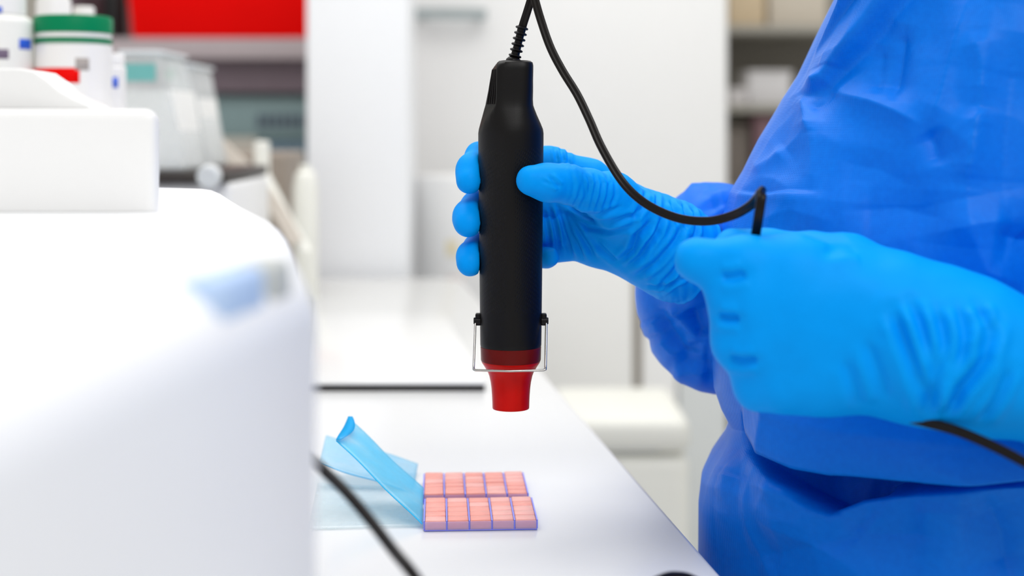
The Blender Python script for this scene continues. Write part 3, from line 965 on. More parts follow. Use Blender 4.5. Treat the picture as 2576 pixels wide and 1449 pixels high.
# far sleeve billowing round the glove cuff, running back to the far shoulder
lo = (0.070, 0.86, 0.90); hi = (0.47, 1.20, 1.46)
st = 0.0022
G = grid(lo, hi, st)
R3 = None
f = ellipsoid(G, W(1806, 722, .962), (0.0535, 0.046, 0.0715))
f = smin(f, round_cone(G, W(1835, 735, .985), (0.30, 1.11, 1.02), 0.052, 0.055), 0.03)
f = smin(f, round_cone(G, (0.30, 1.11, 1.02), (0.33, 1.06, 1.36), 0.055, 0.065), 0.03)
f = smin(f, round_cone(G, W(1715, 648, .907), W(1790, 700, .945), 0.0215, 0.03), 0.012)
Vs, Fs = surface_nets(f, lo, st)
Vs = laplace(Vs, Fs, 3, .5)
Ns = vnormals(Vs, Fs)
dS = 0.925
X, Z = Vs[:, 0] / Vs[:, 1] * dS, CAM_Z + (Vs[:, 2] - CAM_Z) / Vs[:, 1] * dS
D = np.zeros(len(Vs))
for pts, a, w in [([(1655, 775), (1672, 830), (1720, 885), (1770, 890)], -.0075, .0055), ([(1690, 760), (1720, 810), (1760, 860)], .0060, .0050),
                  ([(1735, 770), (1755, 820), (1765, 850)], -.0065, .0055), ([(1650, 840), (1690, 885), (1775, 897)], .0055, .0045),
                  ([(1690, 940), (1740, 935), (1790, 940)], .0040, .0040), ([(1640, 800), (1655, 845)], .004, .004), ([(1700, 915), (1800, 918)], -.004, .005),
                  ([(1755, 460), (1790, 500), (1800, 540)], -.0050, .0045), ([(1720, 470), (1770, 470), (1810, 520)], .0040, .0045), ([(1800, 470), (1815, 510), (1812, 550)], .004, .0035)]:
    D += ridge(pts, a * (1.5 if pts[0][1] > 600 else .7), w * .9, dS)
D += vnoise(Vs / 0.03, 21, 2) * 0.0016
Vs = Vs + Ns * D[:, None]
from_np('sleeve', Vs, Fs, M_GOWN, person)['label'] = 'billowing blue sleeve around the far wrist'

# near sleeve, from beyond the glove cuff up to the near shoulder
lo = (0.225, 0.60, 0.84); hi = (0.56, 0.90, 1.47)
st = 0.005
G = grid(lo, hi, st)
f = round_cone(G, W(2740, 975, .700), (0.43, 0.70, 1.02), 0.042, 0.060)
f = smin(f, round_cone(G, (0.43, 0.70, 1.02), (0.385, 0.83, 1.36), 0.060, 0.068), 0.03)
Vs, Fs = surface_nets(f, lo, st)
Vs = laplace(Vs, Fs, 2, .5); Ns = vnormals(Vs, Fs)
Vs = Vs + Ns * ((0.3 - np.abs(vnoise(Vs / 0.05, 22, 2)) * 1.5) * 0.006)[:, None]
from_np('sleeve', Vs, Fs, M_GOWN, person)

# the body inside the gown: legs, trunk, neck and head above the frame
lo = (0.05, 0.66, -0.005); hi = (0.62, 1.22, 1.76)
st = 0.011
G = grid(lo, hi, st)
f = None
for sy in (0.83, 1.03):
    leg = smin(round_cone(G, (0.34, sy, 0.86), (0.33, sy, 0.50), 0.085, 0.058), round_cone(G, (0.33, sy, 0.50), (0.36, sy, 0.10), 0.058, 0.042), 0.02)
    leg = smin(leg, round_cone(G, (0.37, sy, 0.050), (0.20, sy + 0.01, 0.036), 0.046, 0.036), 0.025)
    f = leg if f is None else smin(f, leg, 0.02)
f = smin(f, ellipsoid(G, (0.355, 0.94, 0.95), (0.085, 0.10, 0.13)), 0.04)
f = smin(f, ellipsoid(G, (0.375, 0.94, 1.20), (0.075, 0.10, 0.20)), 0.04)
f = smin(f, round_cone(G, (0.37, 0.80, 1.385), (0.37, 1.06, 1.385), 0.055, 0.055), 0.03)
f = smin(f, round_cone(G, (0.375, 0.93, 1.38), (0.355, 0.93, 1.52), 0.056, 0.052), 0.025)
hd_ = ellipsoid(G, (0.335, 0.93, 1.615), (0.096, 0.075, 0.115))
hd_ = smin(hd_, ellipsoid(G, (0.29, 0.93, 1.565), (0.055, 0.052, 0.06)), 0.02)
hd_ = smin(hd_, round_cone(G, (0.245, 0.93, 1.625), (0.226, 0.93, 1.590), 0.008, 0.014), 0.008)
for sy in (-1, 1):
    hd_ = smin(hd_, ellipsoid(G, (0.345, 0.93 + sy * 0.077, 1.60), (0.02, 0.010, 0.032)), 0.004)
f = smin(f, hd_, 0.012)
Vb, Fb = surface_nets(f, lo, st)
Vb = laplace(Vb, Fb, 2, .5)
Vb[:, 2] = np.maximum(Vb[:, 2], 0.0005)
body = from_np('body', Vb, Fb, mat('skin', 'c79a82', rough=0.5, var=0.05), person)
body.data.materials.append(mat('dark_trousers', '2a2f3c', rough=0.8))
body.data.materials.append(mat('white_shoes', 'd8d8d6', rough=0.5))
zc_ = Vb[Fb[:, 0], 2]
body.data.polygons.foreach_set('material_index', np.where(zc_ > 1.40, 0, np.where(zc_ < 0.09, 2, 1)).astype(np.int32))

# ------------------------------------------------------------------ trays of pink blocks
M_TRAY = mat('violet_blue_tray', '7f86ee', rough=0.3, var=0.06, spec=0.4)
M_TRAYF = film_mat('lavender_tray_wall', 'ecd9f7', 0.4, 0.05)
M_PINK = mat('pink_resin', 'e8998c', rough=0.4, var=0.10, vscale=160, sss=0.25, bump=0.15, bscale=500)
M_PINK2 = mat('pale_pink_resin', 'ebaaa0', rough=0.4, var=0.09, vscale=160, sss=0.25, bump=0.15, bscale=500)


def tray(y0, y1, xl, xrr, label, zt, rows_, seed):
    r = random.Random(seed)
    t = empty('block_tray', ((xl + xrr) / 2, (y0 + y1) / 2, BZ), label, 'block tray', 'pink block trays on the bench')
    w = (xrr - xl) / 5
    bmb = box_bm(xl, xrr, y0, y1, BZ + 0.0003, BZ + 0.0010)
    bm_obj('tray_base', bmb, M_TRAY, t)
    for k in range(6):                                   # thin dividing walls
        x = xl + w * k
        box('divider', x - 0.00045, x + 0.00045, y0 + 0.0006, y1, BZ + 0.0010, BZ + zt - 0.0006, M_TRAY, t)
    dd = (y1 - y0) / rows_
    for c in range(5):
        y = y0
        for k in range(rows_):
            h = zt + r.uniform(-0.00022, 0.00022)
            gp = 0.00016 + (0.00012 if r.random() < .4 else 0)
            if c == 0 and k % 2: gp = 0.00005
            b_ = box_bm(xl + w * c + 0.00062, xl + w * (c + 1) - 0.00062, y + gp, y + dd - gp, BZ + 0.0011, BZ + h)
            for vv in b_.verts:
                if vv.co.z > BZ + 0.004: vv.co.z += r.uniform(-0.00014, 0.00014); vv.co.y += r.uniform(-0.0001, 0.0001)
            bm_obj('pink_block', b_, M_PINK if r.random() < 0.6 else M_PINK2, t, smooth=True, bevel=0.0006, seg=1, auto=0.9)
            y += dd
        box('front_wall', xl + w * c + 0.0005, xl + w * (c + 1) - 0.0005, y0 - 0.0003, y0 + 0.00003, BZ + 0.0010, BZ + zt - 0.0009, M_TRAYF, t)
    t.location = (xl, y0, BZ)
    for ch in t.children:
        ch.matrix_parent_inverse = Matrix.Translation(t.location).inverted()
    t.rotation_euler.z = math.radians(3.0)
    return t


tray(0.8535, 0.9055, W(1067, 0, .8535).x, W(1352, 0, .8535).x, 'nearer tray of pink square blocks between violet dividers', 0.0068, 5, 1)
tray(0.915, 0.971, W(1065, 0, .915).x, W(1329, 0, .915).x, 'farther tray of pink square blocks behind the nearer one', 0.0068, 6, 2)

# ------------------------------------------------------------------ peeled blue films
M_FILM1 = film_mat('blue_peel_film', '84e2fc', 0.55, 0.2)
M_FILM2 = film_mat('pale_blue_film', 'b4e6fa', 0.5, 0.2)
M_FILM3 = film_mat('clear_blue_film', 'eef8fb', 0.22, 0.1)
M_FILMFOLD = film_mat('folded_blue_film', '20c8f8', 0.85, 0.06)
M_FILMEDGE = mat('blue_film_edge', '10b8ee', rough=0.4)


def film(name, A0, A1, B0, B1, m, label, sag, nu=28, nv=10, thick=0.00025, ripple=0.0008, seed=0, edge=True, group=None, fold=False):
    """strip between edge A (A0 to A1, far edge) and edge B (near edge)"""
    root = empty(name, ((A0 + B0 + A1 + B1) / 4).to_tuple()[:2] + (BZ,), label, 'plastic film')
    r = np.random.default_rng(seed)
    ph = r.random(4) * 6
    vs = []
    for i in range(nu + 1):
        u = i / nu
        for j in range(nv + 1):
            v = j / nv
            p = (A0.lerp(A1, u)).lerp(B0.lerp(B1, u), v)
            z = -sag * math.sin(math.pi * u) + ripple * math.sin(5 * v + ph[0] + 2 * u) + ripple * 0.6 * math.sin(9 * u + ph[1])
            vs.append((p.x, p.y, max(BZ + 0.0006, p.z + z)))
    fs = []
    for i in range(nu):
        for j in range(nv):
            a = i * (nv + 1) + j
            fs.append((a, a + 1, a + nv + 2, a + nv + 1))
    o = from_np('film_sheet', vs, fs, m, root)
    md = o.modifiers.new('thickness', 'SOLIDIFY'); md.thickness = thick
    if edge:
        e = [Vector(vs[i * (nv + 1) + nv]) for i in range(nu + 1)]
        sub(tube('film_edge', e, 0.00038, M_FILMEDGE, root, n=6), o)
    if fold:
        e = [Vector(vs[j]) for j in range(nv + 1)]
        k = []
        for j, p in enumerate(e):
            t = j / nv
            k.append((p.x - 0.0002, p.y - 0.0006, p.z + 0.0006))
            wv = 0.0075 * math.sin(math.pi * (0.08 + 0.84 * t)) ** 0.7
            k.append((p.x + wv, p.y - 0.002, p.z - wv * 0.05 + 0.001))
        fo = from_np('film_fold', k, [(2 * j, 2 * j + 1, 2 * j + 3, 2 * j + 2) for j in range(nv)], M_FILMFOLD, root)
        md = fo.modifiers.new('thickness', 'SOLIDIFY'); md.thickness = thick
    return root


film('peeled_film', W(877, 1049, .935), W(1066, 1226, .918), W(846, 1111, .895), W(1062, 1318, .860), M_FILM1,
     'bright blue plastic film peeled up beside the nearer tray', 0.0, seed=1, fold=True)
film('loose_film', W(820, 1099, 1.000), W(1052, 1163, 1.000), W(800, 1168, .955), W(1038, 1243, .945), M_FILM2,
     'pale blue plastic strip lying under the bright blue film', 0.0, seed=2)
film('backing_film', Vector((W(790, 0, .95).x, .965, BZ + .0012)), Vector((W(1060, 0, .95).x, .95, BZ + .0012)),
     Vector((W(770, 0, .85).x, .855, BZ + .0012)), Vector((W(1064, 0, .85).x, .862, BZ + .0012)), M_FILM3,
     'nearly clear bluish backing film flat on the bench left of the trays', 0.0, seed=3, edge=False, ripple=0.0002)

# loose dark cable in the foreground
cab = [(749, 1118, .628), (775, 1142, .625), (820, 1188, .615), (870, 1237, .60), (930, 1307, .588), (990, 1385, .575), (1050, 1460, .562), (1150, 1620, .56), (1300, 1640, .60), (1480, 1560, .645),
       (1600, 1490, .67), (1665, 1456, .682), (1705, 1450, .690), (1750, 1462, .696), (1840, 1518, .70), (1950, 1552, .70), (1990, 1600, .70), (2005, 1760, .70)]
c_ = tube('dark_cable', catmull([W(*p) for p in cab], 6), 0.0024, M_CORD)
tag(c_, 'thin dark cable drooping across the bench foreground beside the white console', 'cable')

# ------------------------------------------------------------------ white console at the left, coming towards the camera
CZ = 1.103
con = empty('console', (-0.35, 0.6, BZ), 'large white console with rounded edges in the left foreground', 'laboratory console')
def CP(px, d_): return ((px - CX) / F_PX * d_, d_)
poly = [(-0.120, 0.06), (-0.093, 0.22), (-0.078, 0.34), CP(795, .452), CP(737, .645), CP(660, .76), CP(592, .93), CP(430, .96), (-0.40, 1.50), (-0.80, 1.50), (-0.62, 0.06)]
bm = prism_bm(poly, BZ, CZ)
bm_obj('console_housing', bm, M_CONSOLE, con, smooth=True, bevel=0.022, seg=6, auto=1.2)
# blue strip label and grey corner piece on the right flank
def flank(y): return np.interp(y, [0.06, 0.22, 0.34, 0.452], [-0.120, -0.093, -0.078, (795 - CX) / F_PX * .452])
for nm, ya, yb, mt in (('blue_clip', 0.374, 0.412, mat('blue_clip_plastic', 'b4cdf0', rough=0.5)),
                       ('grey_corner', 0.415, 0.438, mat('grey_corner_rubber', 'bcc0be', rough=0.6))):
    pts = [(flank(ya) - 0.003, ya), (flank(yb) - 0.003, yb), (flank(yb) - 0.016, yb), (flank(ya) - 0.016, ya)]
    bm_obj(nm, prism_bm(pts, CZ - 0.016, CZ + 0.0006), mt, con, smooth=True, bevel=0.003, auto=0.9)

# white instrument box standing on the console, set square to its own front, carrying the jars
d = 0.67
IZ = W(0, 274, d).z
ib = empty('instrument_box', (-0.35, 1.0, CZ), 'plain white instrument box with bottles on top, left of the clear bins', 'instrument')
kx = (398 - CX) / F_PX
bm_obj('box_body', prism_bm([(kx * d, d), (kx * 1.42, 1.42), (-0.66, 1.42), (-0.46, d)], CZ + 0.0002, IZ), M_WHITE, ib, smooth=True, bevel=0.006, seg=4, auto=0.9, above=CZ + 0.001)
bm_obj('box_foot', prism_bm([(kx * d - .02, d + .02), (kx * 1.4 - .02, 1.38), (-0.64, 1.38), (-0.44, d + .02)], CZ + 0.00005, CZ + 0.0002), M_WHITE, ib)
# sloping white cover lying on the box in front of the jars
cv = empty('rounded_cover', (-0.22, 0.75, IZ), 'smooth white sloping cover on the instrument box in front of the jars', 'cover')
dc = 0.70
pl = [(W(px_, 0, dc).x, W(0, py_, dc).z) for px_, py_ in ((-330, 172), (50, 172), (85, 178), (120, 202), (150, 228), (185, 248), (220, 262))]
pl += [(W(232, 0, dc).x, IZ + 0.0003), (W(-330, 0, dc).x, IZ + 0.0003)]
bm_obj('cover_shell', prism_y_bm(pl, dc, dc + 0.035), M_WHITE, cv, smooth=True, bevel=0.004, seg=4, auto=1.3)
box('cover_hinge', W(-250, 0, dc).x, W(20, 0, dc).x, dc + 0.0353, dc + 0.042, IZ + 0.0003, IZ + 0.010, M_WHITE, cv, bevel=0.002)

M_JAR = mat('white_jar_plastic', 'f0eeec', rough=0.35, var=0.01)
M_GREEN = mat('green_lid', '007f52', rough=0.4, spec=0.12, var=0.05)
M_REDL = mat('red_label', 'ea0400', rough=0.5, spec=0.08, var=0.03)
M_BLUEM = mat('blue_print', '1456d0', rough=0.5)
M_GREYP = mat('grey_print', 'a59c98', rough=0.6, var=0.25, vscale=300)
M_PURP = mat('purple_print', '6a5a72', rough=0.6, var=0.25, vscale=300)


def patch(name, c, r, a0, a1, z0, z1, m, parent, n=14):
    """curved label piece on a round jar; angles in degrees, 0 faces the camera, positive to the right"""
    vs = []
    for k in range(n + 1):
        a = math.radians(a0 + (a1 - a0) * k / n)
        x, y = c[0] + r * math.sin(a), c[1] - r * math.cos(a)
        vs += [(x, y, z0), (x, y, z1)]
    o = from_np(name, vs, [(2 * k, 2 * k + 2, 2 * k + 3, 2 * k + 1) for k in range(n)], m, parent)
    md = o.modifiers.new('thickness', 'SOLIDIFY'); md.thickness = 0.0003; md.offset = -1
    return o


def jar_px(l, r, top, d_):
    c = W((l + r) / 2, 0, d_); return (c.x, d_), (r - l) / 2 / F_PX * d_, W(0, top, d_).z


d = 1.235
(c, rr, zt) = jar_px(88, 281, 42, d)
j = empty('green_lidded_jar', (c[0], c[1], IZ), 'white round jar with green screw lid and red label', 'jar')
zz_ = lambda py: W(0, py, d).z
jb = lathe('jar_body', [(rr * .9, IZ + 0.0003), (rr * .985, IZ + 0.004), (rr * .985, zz_(118)), (rr * .93, zz_(112)), (rr * .93, zz_(84))], M_JAR, j, (c[0], c[1], 0))
lathe('neck_ring', [(rr * .96, zz_(111)), (rr * .985, zz_(109)), (rr * .985, zz_(101)), (rr * .96, zz_(99))], M_GREEN, j, (c[0], c[1], 0))
lathe('screw_lid', [(rr * .985, zz_(85)), (rr, zz_(83)), (rr, zz_(50)), (rr * .97, zz_(44)), (rr * .90, zz_(42))], M_GREEN, j, (c[0], c[1], 0))
lathe('lid_band', [(rr * .955, zz_(98)), (rr * .965, zz_(97)), (rr * .965, zz_(87)), (rr * .955, zz_(86))], M_JAR, j, (c[0], c[1], 0))
sub(patch('red_label', c, rr * .99, -88, 26, zz_(212), zz_(174), M_REDL, j), jb)
sub(patch('grey_mark', c, rr * .99, 20, 40, zz_(180), zz_(150), M_GREYP, j), jb)

d = 1.262
(c, rr, zt) = jar_px(225, 316, 135, d)
zz_ = lambda py, d=d: W(0, py, d).z
j = empty('small_white_bottle', (c[0], c[1], IZ), 'small white bottle with a blue mark, right of the green lidded jar', 'bottle')
lathe('bottle_body', [(rr * .92, IZ + 0.0003), (rr, IZ + 0.003), (rr, zz_(172)), (rr * .9, zz_(166))], M_JAR, j, (c[0], c[1], 0))
lathe('bottle_cap', [(rr * .9, zz_(165)), (rr * .92, zz_(164)), (rr * .92, zz_(140)), (rr * .86, zz_(135))], M_JAR, j, (c[0], c[1], 0))
patch('blue_mark', c, rr * 1.005, 18, 50, zz_(222), zz_(195), M_BLUEM, j)

d = 1.215
(c, rr, zt) = jar_px(-120, 82, -40, d)
zz_ = lambda py, d=d: W(0, py, d).z
j = empty('wide_white_bottle', (c[0], c[1], IZ), 'wide white bottle with blue and purple marks at the left picture edge', 'bottle')
lathe('bottle_body', [(rr * .92, IZ + 0.0003), (rr, IZ + 0.003), (rr, zz_(60)), (rr * .97, zz_(52)), (rr * .8, zz_(40))], mat('pale_bottle', 'e6e6e2', rough=0.4), j, (c[0], c[1], 0))
lathe('bottle_cap', [(rr * .78, zz_(39)), (rr * .80, zz_(38)), (rr * .80, zz_(-35)), (rr * .74, zz_(-40))], M_JAR, j, (c[0], c[1], 0))
patch('purple_mark', c, rr * 1.005, 24, 42, zz_(152), zz_(128), M_PURP, j)
patch('blue_mark', c, rr * .805, 18, 36, zz_(38), zz_(22), M_BLUEM, j)
patch('blue_triangle', c, rr * 1.005, 58, 84, zz_(126), zz_(100), M_BLUEM, j)

for l, r_, t, d, lab in ((92, 178, -60, 1.37, 'tall white bottle standing behind the green lidded jar'), (176, 246, 17, 1.40, 'white bottle with low shoulders just behind the green lid')):
    (c, rr, zt) = jar_px(l, r_, t, d)
    j = empty('white_bottle', (c[0], c[1], IZ), lab, 'bottle', 'plain white bottles behind the jar')
    lathe('bottle_body', [(rr * .92, IZ + 0.0003), (rr, IZ + 0.003), (rr, zt - 0.026), (rr * .8, zt - 0.016)], M_JAR, j, (c[0], c[1], 0))
    lathe('bottle_cap', [(rr * .72, zt - 0.0158), (rr * .74, zt - 0.014), (rr * .74, zt - 0.002), (rr * .66, zt)], mat('bottle_cap_white', 'e8e6e2', rough=0.4), j, (c[0], c[1], 0))

# clear plastic bins on a dark warming plate
d = 1.52
st_ = empty('warming_stand', (W(480, 0, d).x, d + 0.1, BZ), 'white stand with dark top plate under the clear bins', 'stand')
SZ = W(0, 462, d).z
box('stand_body', W(330, 0, d).x, W(572, 0, d).x, d + 0.02, d + 0.26, BZ + 0.0003, SZ, M_WHITE, st_, bevel=0.006)
box('top_plate', W(325, 0, d).x, W(566, 0, d).x, d, d + 0.27, SZ + 0.0003, W(0, 432, d).z, mat('brown_black_plate', '2c2522', rough=0.5, var=0.2), st_, bevel=0.004)
PZ = W(0, 432, d).z
M_CLEAR = film_mat('frosted_clear_plastic', 'f4f7f8', 0.5, 0.1)
M_TEAL = mat('teal_label', '6fb8b4', rough=0.5, var=0.06)
M_GREENL = mat('green_label', '2fae7c', rough=0.5)


def clear_bin(name, tl, tr, top, bl_, br, d_, lab, band):
    z1 = W(0, top, d_).z
    root = empty(name, (W((bl_ + br) / 2, 0, d_).x, d_ + 0.05, PZ), lab, 'plastic bin', 'clear bins on the dark plate')
    X_ = lambda px: W(px, 0, d_).x
    k0 = [(X_(bl_), PZ + 0.0004), (X_(br), PZ + 0.0004), (X_(tr), z1), (X_(tl), z1)]
    bm_obj('bin_shell', prism_y_bm(k0, d_, d_ + 0.12), M_CLEAR, root, smooth=True, bevel=0.005, auto=0.7)
    ins = [(X_(bl_ + 8), PZ + 0.004), (X_(br - 10), PZ + 0.004), (X_(br - 0.45 * (br - tr) - 8), PZ + 0.70 * (z1 - PZ)), (X_(bl_ + 8), PZ + 0.70 * (z1 - PZ))]
    bm_obj('bin_contents', prism_y_bm(ins, d_ + 0.008, d_ + 0.11), mat('white_contents', 'f4f4f1', rough=0.6, var=0.02), root)
    z0b, z1b, l_, r2, m_ = band
    box('label_band', X_(l_), X_(r2), d_ - 0.0012, d_ - 0.0002, W(0, z0b, d_).z, W(0, z1b, d_).z, m_, root)
    box('bin_lip', X_(tl) - 0.002, X_(tr) + 0.003, d_ - 0.003, d_ + 0.122, z1 + 0.0003, z1 + 0.005, mat('lip_plastic', 'd5dadd', rough=0.4), root, bevel=0.002)
    return root


clear_bin('clear_bin', 300, 402, 138, 290, 470, 1.525, 'clear plastic bin with teal label band behind the small bottle', (204, 160, 314, 392, M_TEAL))
clear_bin('clear_bin', 424, 478, 170, 430, 524, 1.66, 'narrow clear plastic bin with green label beside the taller bin', (200, 174, 418, 440, M_GREENL))
kn = W(522, 418, 1.505)
o = lathe('control_knob', [(0.0125, 0), (0.0130, 0.004), (0.0118, 0.015), (0.010, 0.017)], mat('knob_plastic', 'd2d6d8', rough=0.35), st_, (0, 0, 0), seg=32)
o.matrix_parent_inverse = Matrix.Translation(st_.location).inverted() @ Matrix.Translation((kn.x, 1.5205, W(0, 443, 1.52).z)) @ Matrix.Rotation(math.pi / 2, 4, 'X')

# beige lever arm on a stand, small white bottle
lv = empty('lever_arm', (W(690, 0, 1.75).x, 1.78, BZ), 'beige lever arm on a white post behind the console', 'lever')
pts = [W(505, 320, 1.86), W(560, 372, 1.86), W(640, 450, 1.85), W(700, 530, 1.84), W(745, 610, 1.83)]
sweep('lever_bar', catmull(pts, 6), [(-0.0085, -0.004), (0.0085, -0.004), (0.0085, 0.004), (-0.0085, 0.004)], mat('beige_bar', 'd9d0c4', rough=0.5), lv, ref=Vector((0, 1, 0)), smooth=False)
p = W(655, 355, 1.865); box('post', p.x - 0.009, p.x + 0.009, 1.866, 1.886, BZ + 0.012, p.z, M_CREAM, lv, bevel=0.003)
p2 = W(690, 0, 1.86); box('post_foot', p2.x - 0.05, p2.x + 0.02, 1.83, 1.90, BZ + 0.0003, BZ + 0.011, M_CREAM, lv, bevel=0.003)
tube('sloping_strut', [W(660, 440, 1.86), W(722, 560, 1.85), W(770, 640, 1.84)], 0.0095, M_CREAM, lv, n=14)
(c, rr, zt) = jar_px(738, 800, 415, 1.95)
wb = empty('round_white_bottle', (c[0], c[1], BZ), 'round white bottle partly hidden at the end of the lever', 'bottle')
lathe('bottle_body', [(rr * .9, BZ + 0.0003), (rr, BZ + 0.004), (rr, zt - 0.03), (rr * .8, zt - 0.012), (rr * .5, zt - 0.008)], M_CREAM, wb, (c[0], c[1], 0))
lathe('bottle_cap', [(rr * .46, zt - 0.0078), (rr * .46, zt - .001), (rr * .4, zt)], M_CREAM, wb, (c[0], c[1], 0))

# low case behind the stand, its taupe standing for the shadowed background
tp = empty('taupe_case', (W(560, 0, 2.0).x, 2.1, BZ), 'low equipment case, coloured taupe as shade, behind the clear bins', 'equipment case')
box('case_body', W(330, 0, 2.0).x, W(716, 0, 2.0).x, 2.0, 2.2, BZ + 0.01, W(0, 385, 2.0).z, mat('taupe_case_shade', '8d8277', rough=0.6, var=0.08), tp, bevel=0.006)
box('case_base', W(335, 0, 2.0).x, W(710, 0, 2.0).x, 2.004, 2.19, BZ + 0.0003, BZ + 0.0095, M_DARK, tp)

# ------------------------------------------------------------------ far left: counter, grey instrument, shelf with red bin
ct = empty('back_counter', (-1.1, 3.2, 0), 'grey counter along the back wall at the left', 'counter')
box('counter_top', -2.4, -0.30, 2.86, 3.9, 0.905, 0.935, mat('grey_counter', 'b4b4b2', rough=0.5), ct, bevel=0.003)
box('counter_base', -2.38, -0.32, 2.9, 3.88, 0, 0.904, mat('counter_front', 'cfcfcc', rough=0.6), ct)
d = 2.95
gi = empty('grey_instrument', (W(640, 0, d).x, d + 0.2, 0.935), 'blue-grey bench instrument with dark vent slats under the red bin', 'instrument')
M_TG = mat('teal_grey_casing', '82999b', rough=0.5, var=0.06, vscale=5)
M_BG = mat('blue_grey_casing', '667e8d', rough=0.5, var=0.10, vscale=9)
xl, xr2 = W(430, 0, d).x, W(835, 0, d).x
box('upper_casing', xl, xr2, d, d + 0.36, W(0, 352, d).z, W(0, 236, d).z, M_TG, gi, bevel=0.012)
box('lower_casing', xl + 0.004, xr2 - 0.004, d + 0.006, d + 0.355, 0.937, W(0, 353, d).z, M_BG, gi, bevel=0.008)
box('front_cover', W(540, 0, d).x, W(648, 0, d).x, d - 0.006, d + 0.005, 0.95, W(0, 345, d).z, mat('beige_cover', 'b9b4aa', rough=0.6), gi, bevel=0.004)
for k in range(9):
    px = 648 + 20 * k
    box('vent_slat', W(px, 0, d).x, W(px + 13, 0, d).x, d - 0.004, d - 0.0003, W(0, 322, d).z, W(0, 288, d).z, mat('slate_vent', '4e5a68', rough=0.6), gi)
for k in range(6):
    px = 656 + 30 * k
    box('vent_slat', W(px, 0, d).x, W(px + 12, 0, d).x, d - 0.002, d + 0.0055, W(0, 520, d).z, W(0, 375, d).z, mat('pale_slate_vent', '8295a0', rough=0.6), gi)

d = 2.90
sh = empty('storage_shelf', (W(560, 0, d).x, d + 0.25, 0.935), 'mauve-grey shelf unit carrying the red bin', 'shelf')
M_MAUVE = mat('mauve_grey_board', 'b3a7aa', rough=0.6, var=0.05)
M_MAUVED = mat('dark_mauve_board_shade', '6f6169', rough=0.7, var=0.08)
xl, xr2 = W(180, 0, d).x, W(860, 0, d).x
zt, zb = W(0, 96, d).z, W(0, 148, d).z
box('shelf_board', xl, xr2, d, d + 0.40, zb, zt, M_MAUVE, sh, bevel=0.002)
box('recess_shade', xl + 0.01, xr2 - 0.01, d + 0.03, d + 0.40, W(0, 232, d + 0.03).z, zb - 0.0005, M_MAUVED, sh)  # solid dark block standing for the shaded recess below the shelf
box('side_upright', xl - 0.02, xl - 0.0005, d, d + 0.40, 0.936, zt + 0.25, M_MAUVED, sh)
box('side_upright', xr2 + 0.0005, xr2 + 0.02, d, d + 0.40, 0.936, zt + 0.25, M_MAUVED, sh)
box('shelf_back', xl, xr2, d + 0.402, d + 0.415, 0.936, zt + 0.25, mat('shelf_back_board', '9a8f90', rough=0.7), sh)
rbn = empty('red_bin', (W(540, 0, d).x, d + 0.15, zt), 'large red plastic bin on the shelf at the top', 'bin')
x0, x1 = W(314, 0, d).x, W(850, 0, d).x
M_REDB = mat('red_bin_plastic', 'ee0200', rough=0.5, spec=0.08, var=0.04)
bm = bmesh.new()
lo4 = [(x0 + .008, d + .02), (x1 - .008, d + .02), (x1 - .008, d + .30), (x0 + .008, d + .30)]
hi4 = [(x0 - .006, d + .005), (x1 + .006, d + .005), (x1 + .006, d + .315), (x0 - .006, d + .315)]
a = [bm.verts.new((x, y, zt + 0.0004)) for x, y in lo4]; b2 = [bm.verts.new((x, y, zt + 0.17)) for x, y in hi4]
bm.faces.new(a[::-1]); bm.faces.new(b2)
for k in range(4): bm.faces.new((a[k], a[(k + 1) % 4], b2[(k + 1) % 4], b2[k]))
bm_obj('bin_body', bm, M_REDB, rbn, smooth=True, bevel=0.008, auto=0.7)
box('bin_rim', x0 - 0.012, x1 + 0.012, d - 0.002, d + 0.322, zt + 0.1705, zt + 0.185, M_REDB, rbn, bevel=0.004)
bc = W(268, 0, d)
bkb = empty('black_bottle', (bc.x, d + 0.06, zt), 'black bottle on the shelf left of the red bin', 'bottle')
lathe('bottle_body', [(0.022, 0.0004), (0.024, 0.004), (0.024, 0.11), (0.018, 0.135), (0.014, 0.14)], mat('black_bottle_plastic', '0c0b0b', rough=0.4), bkb, (bc.x, d + 0.06, zt))
lathe('bottle_cap', [(0.0155, 0.1405), (0.0155, 0.16), (0.013, 0.163)], mat('black_bottle_plastic', '0c0b0b'), bkb, (bc.x, d + 0.06, zt))

# ------------------------------------------------------------------ far right: open shelf with boxes, bin beside the bench
d = 3.55
rs = empty('storage_rack', (W(1960, 0, d).x, d + 0.2, 0), 'grey storage rack with boxes behind the person', 'shelf')
M_RACK = mat('grey_rack_metal', 'a9a69d', rough=0.6, var=0.05)
xl, xr2 = W(1790, 0, d).x, W(2300, 0, d).x
for py in (62, 262, 470, 900):
    z = W(0, py, d).z
    box('rack_shelf', xl, xr2, d, d + 0.40, z - 0.02, z, M_RACK, rs, bevel=0.002)
for x in (xl, xr2 - 0.03):
    for y in (d, d + 0.37):
        box('rack_post', x, x + 0.03, y, y + 0.03, 0, 1.9, M_RACK, rs)
box('rack_back', xl, xr2, d + 0.402, d + 0.41, 0.1, 1.9, mat('rack_back_panel', '9b968c', rough=0.7, var=0.04), rs)


def carton(name, l, r_, top, base, d_, m, lab, cat, grp=None):
    zb_, zt_ = W(0, base, d).z, W(0, top, d_).z
    root = empty(name, (W((l + r_) / 2, 0, d_).x, d_ + 0.08, zb_), lab, cat, grp)
    X_ = lambda px: W(px, 0, d_).x
    box('carton_body', X_(l), X_(r_), d_, d_ + 0.16, zb_ + 0.0004, zt_ - 0.012, m, root, bevel=0.002)
    box('carton_lid', X_(l) - 0.003, X_(r_) + 0.003, d_ - 0.003, d_ + 0.163, zt_ - 0.0115, zt_, m, root, bevel=0.002)


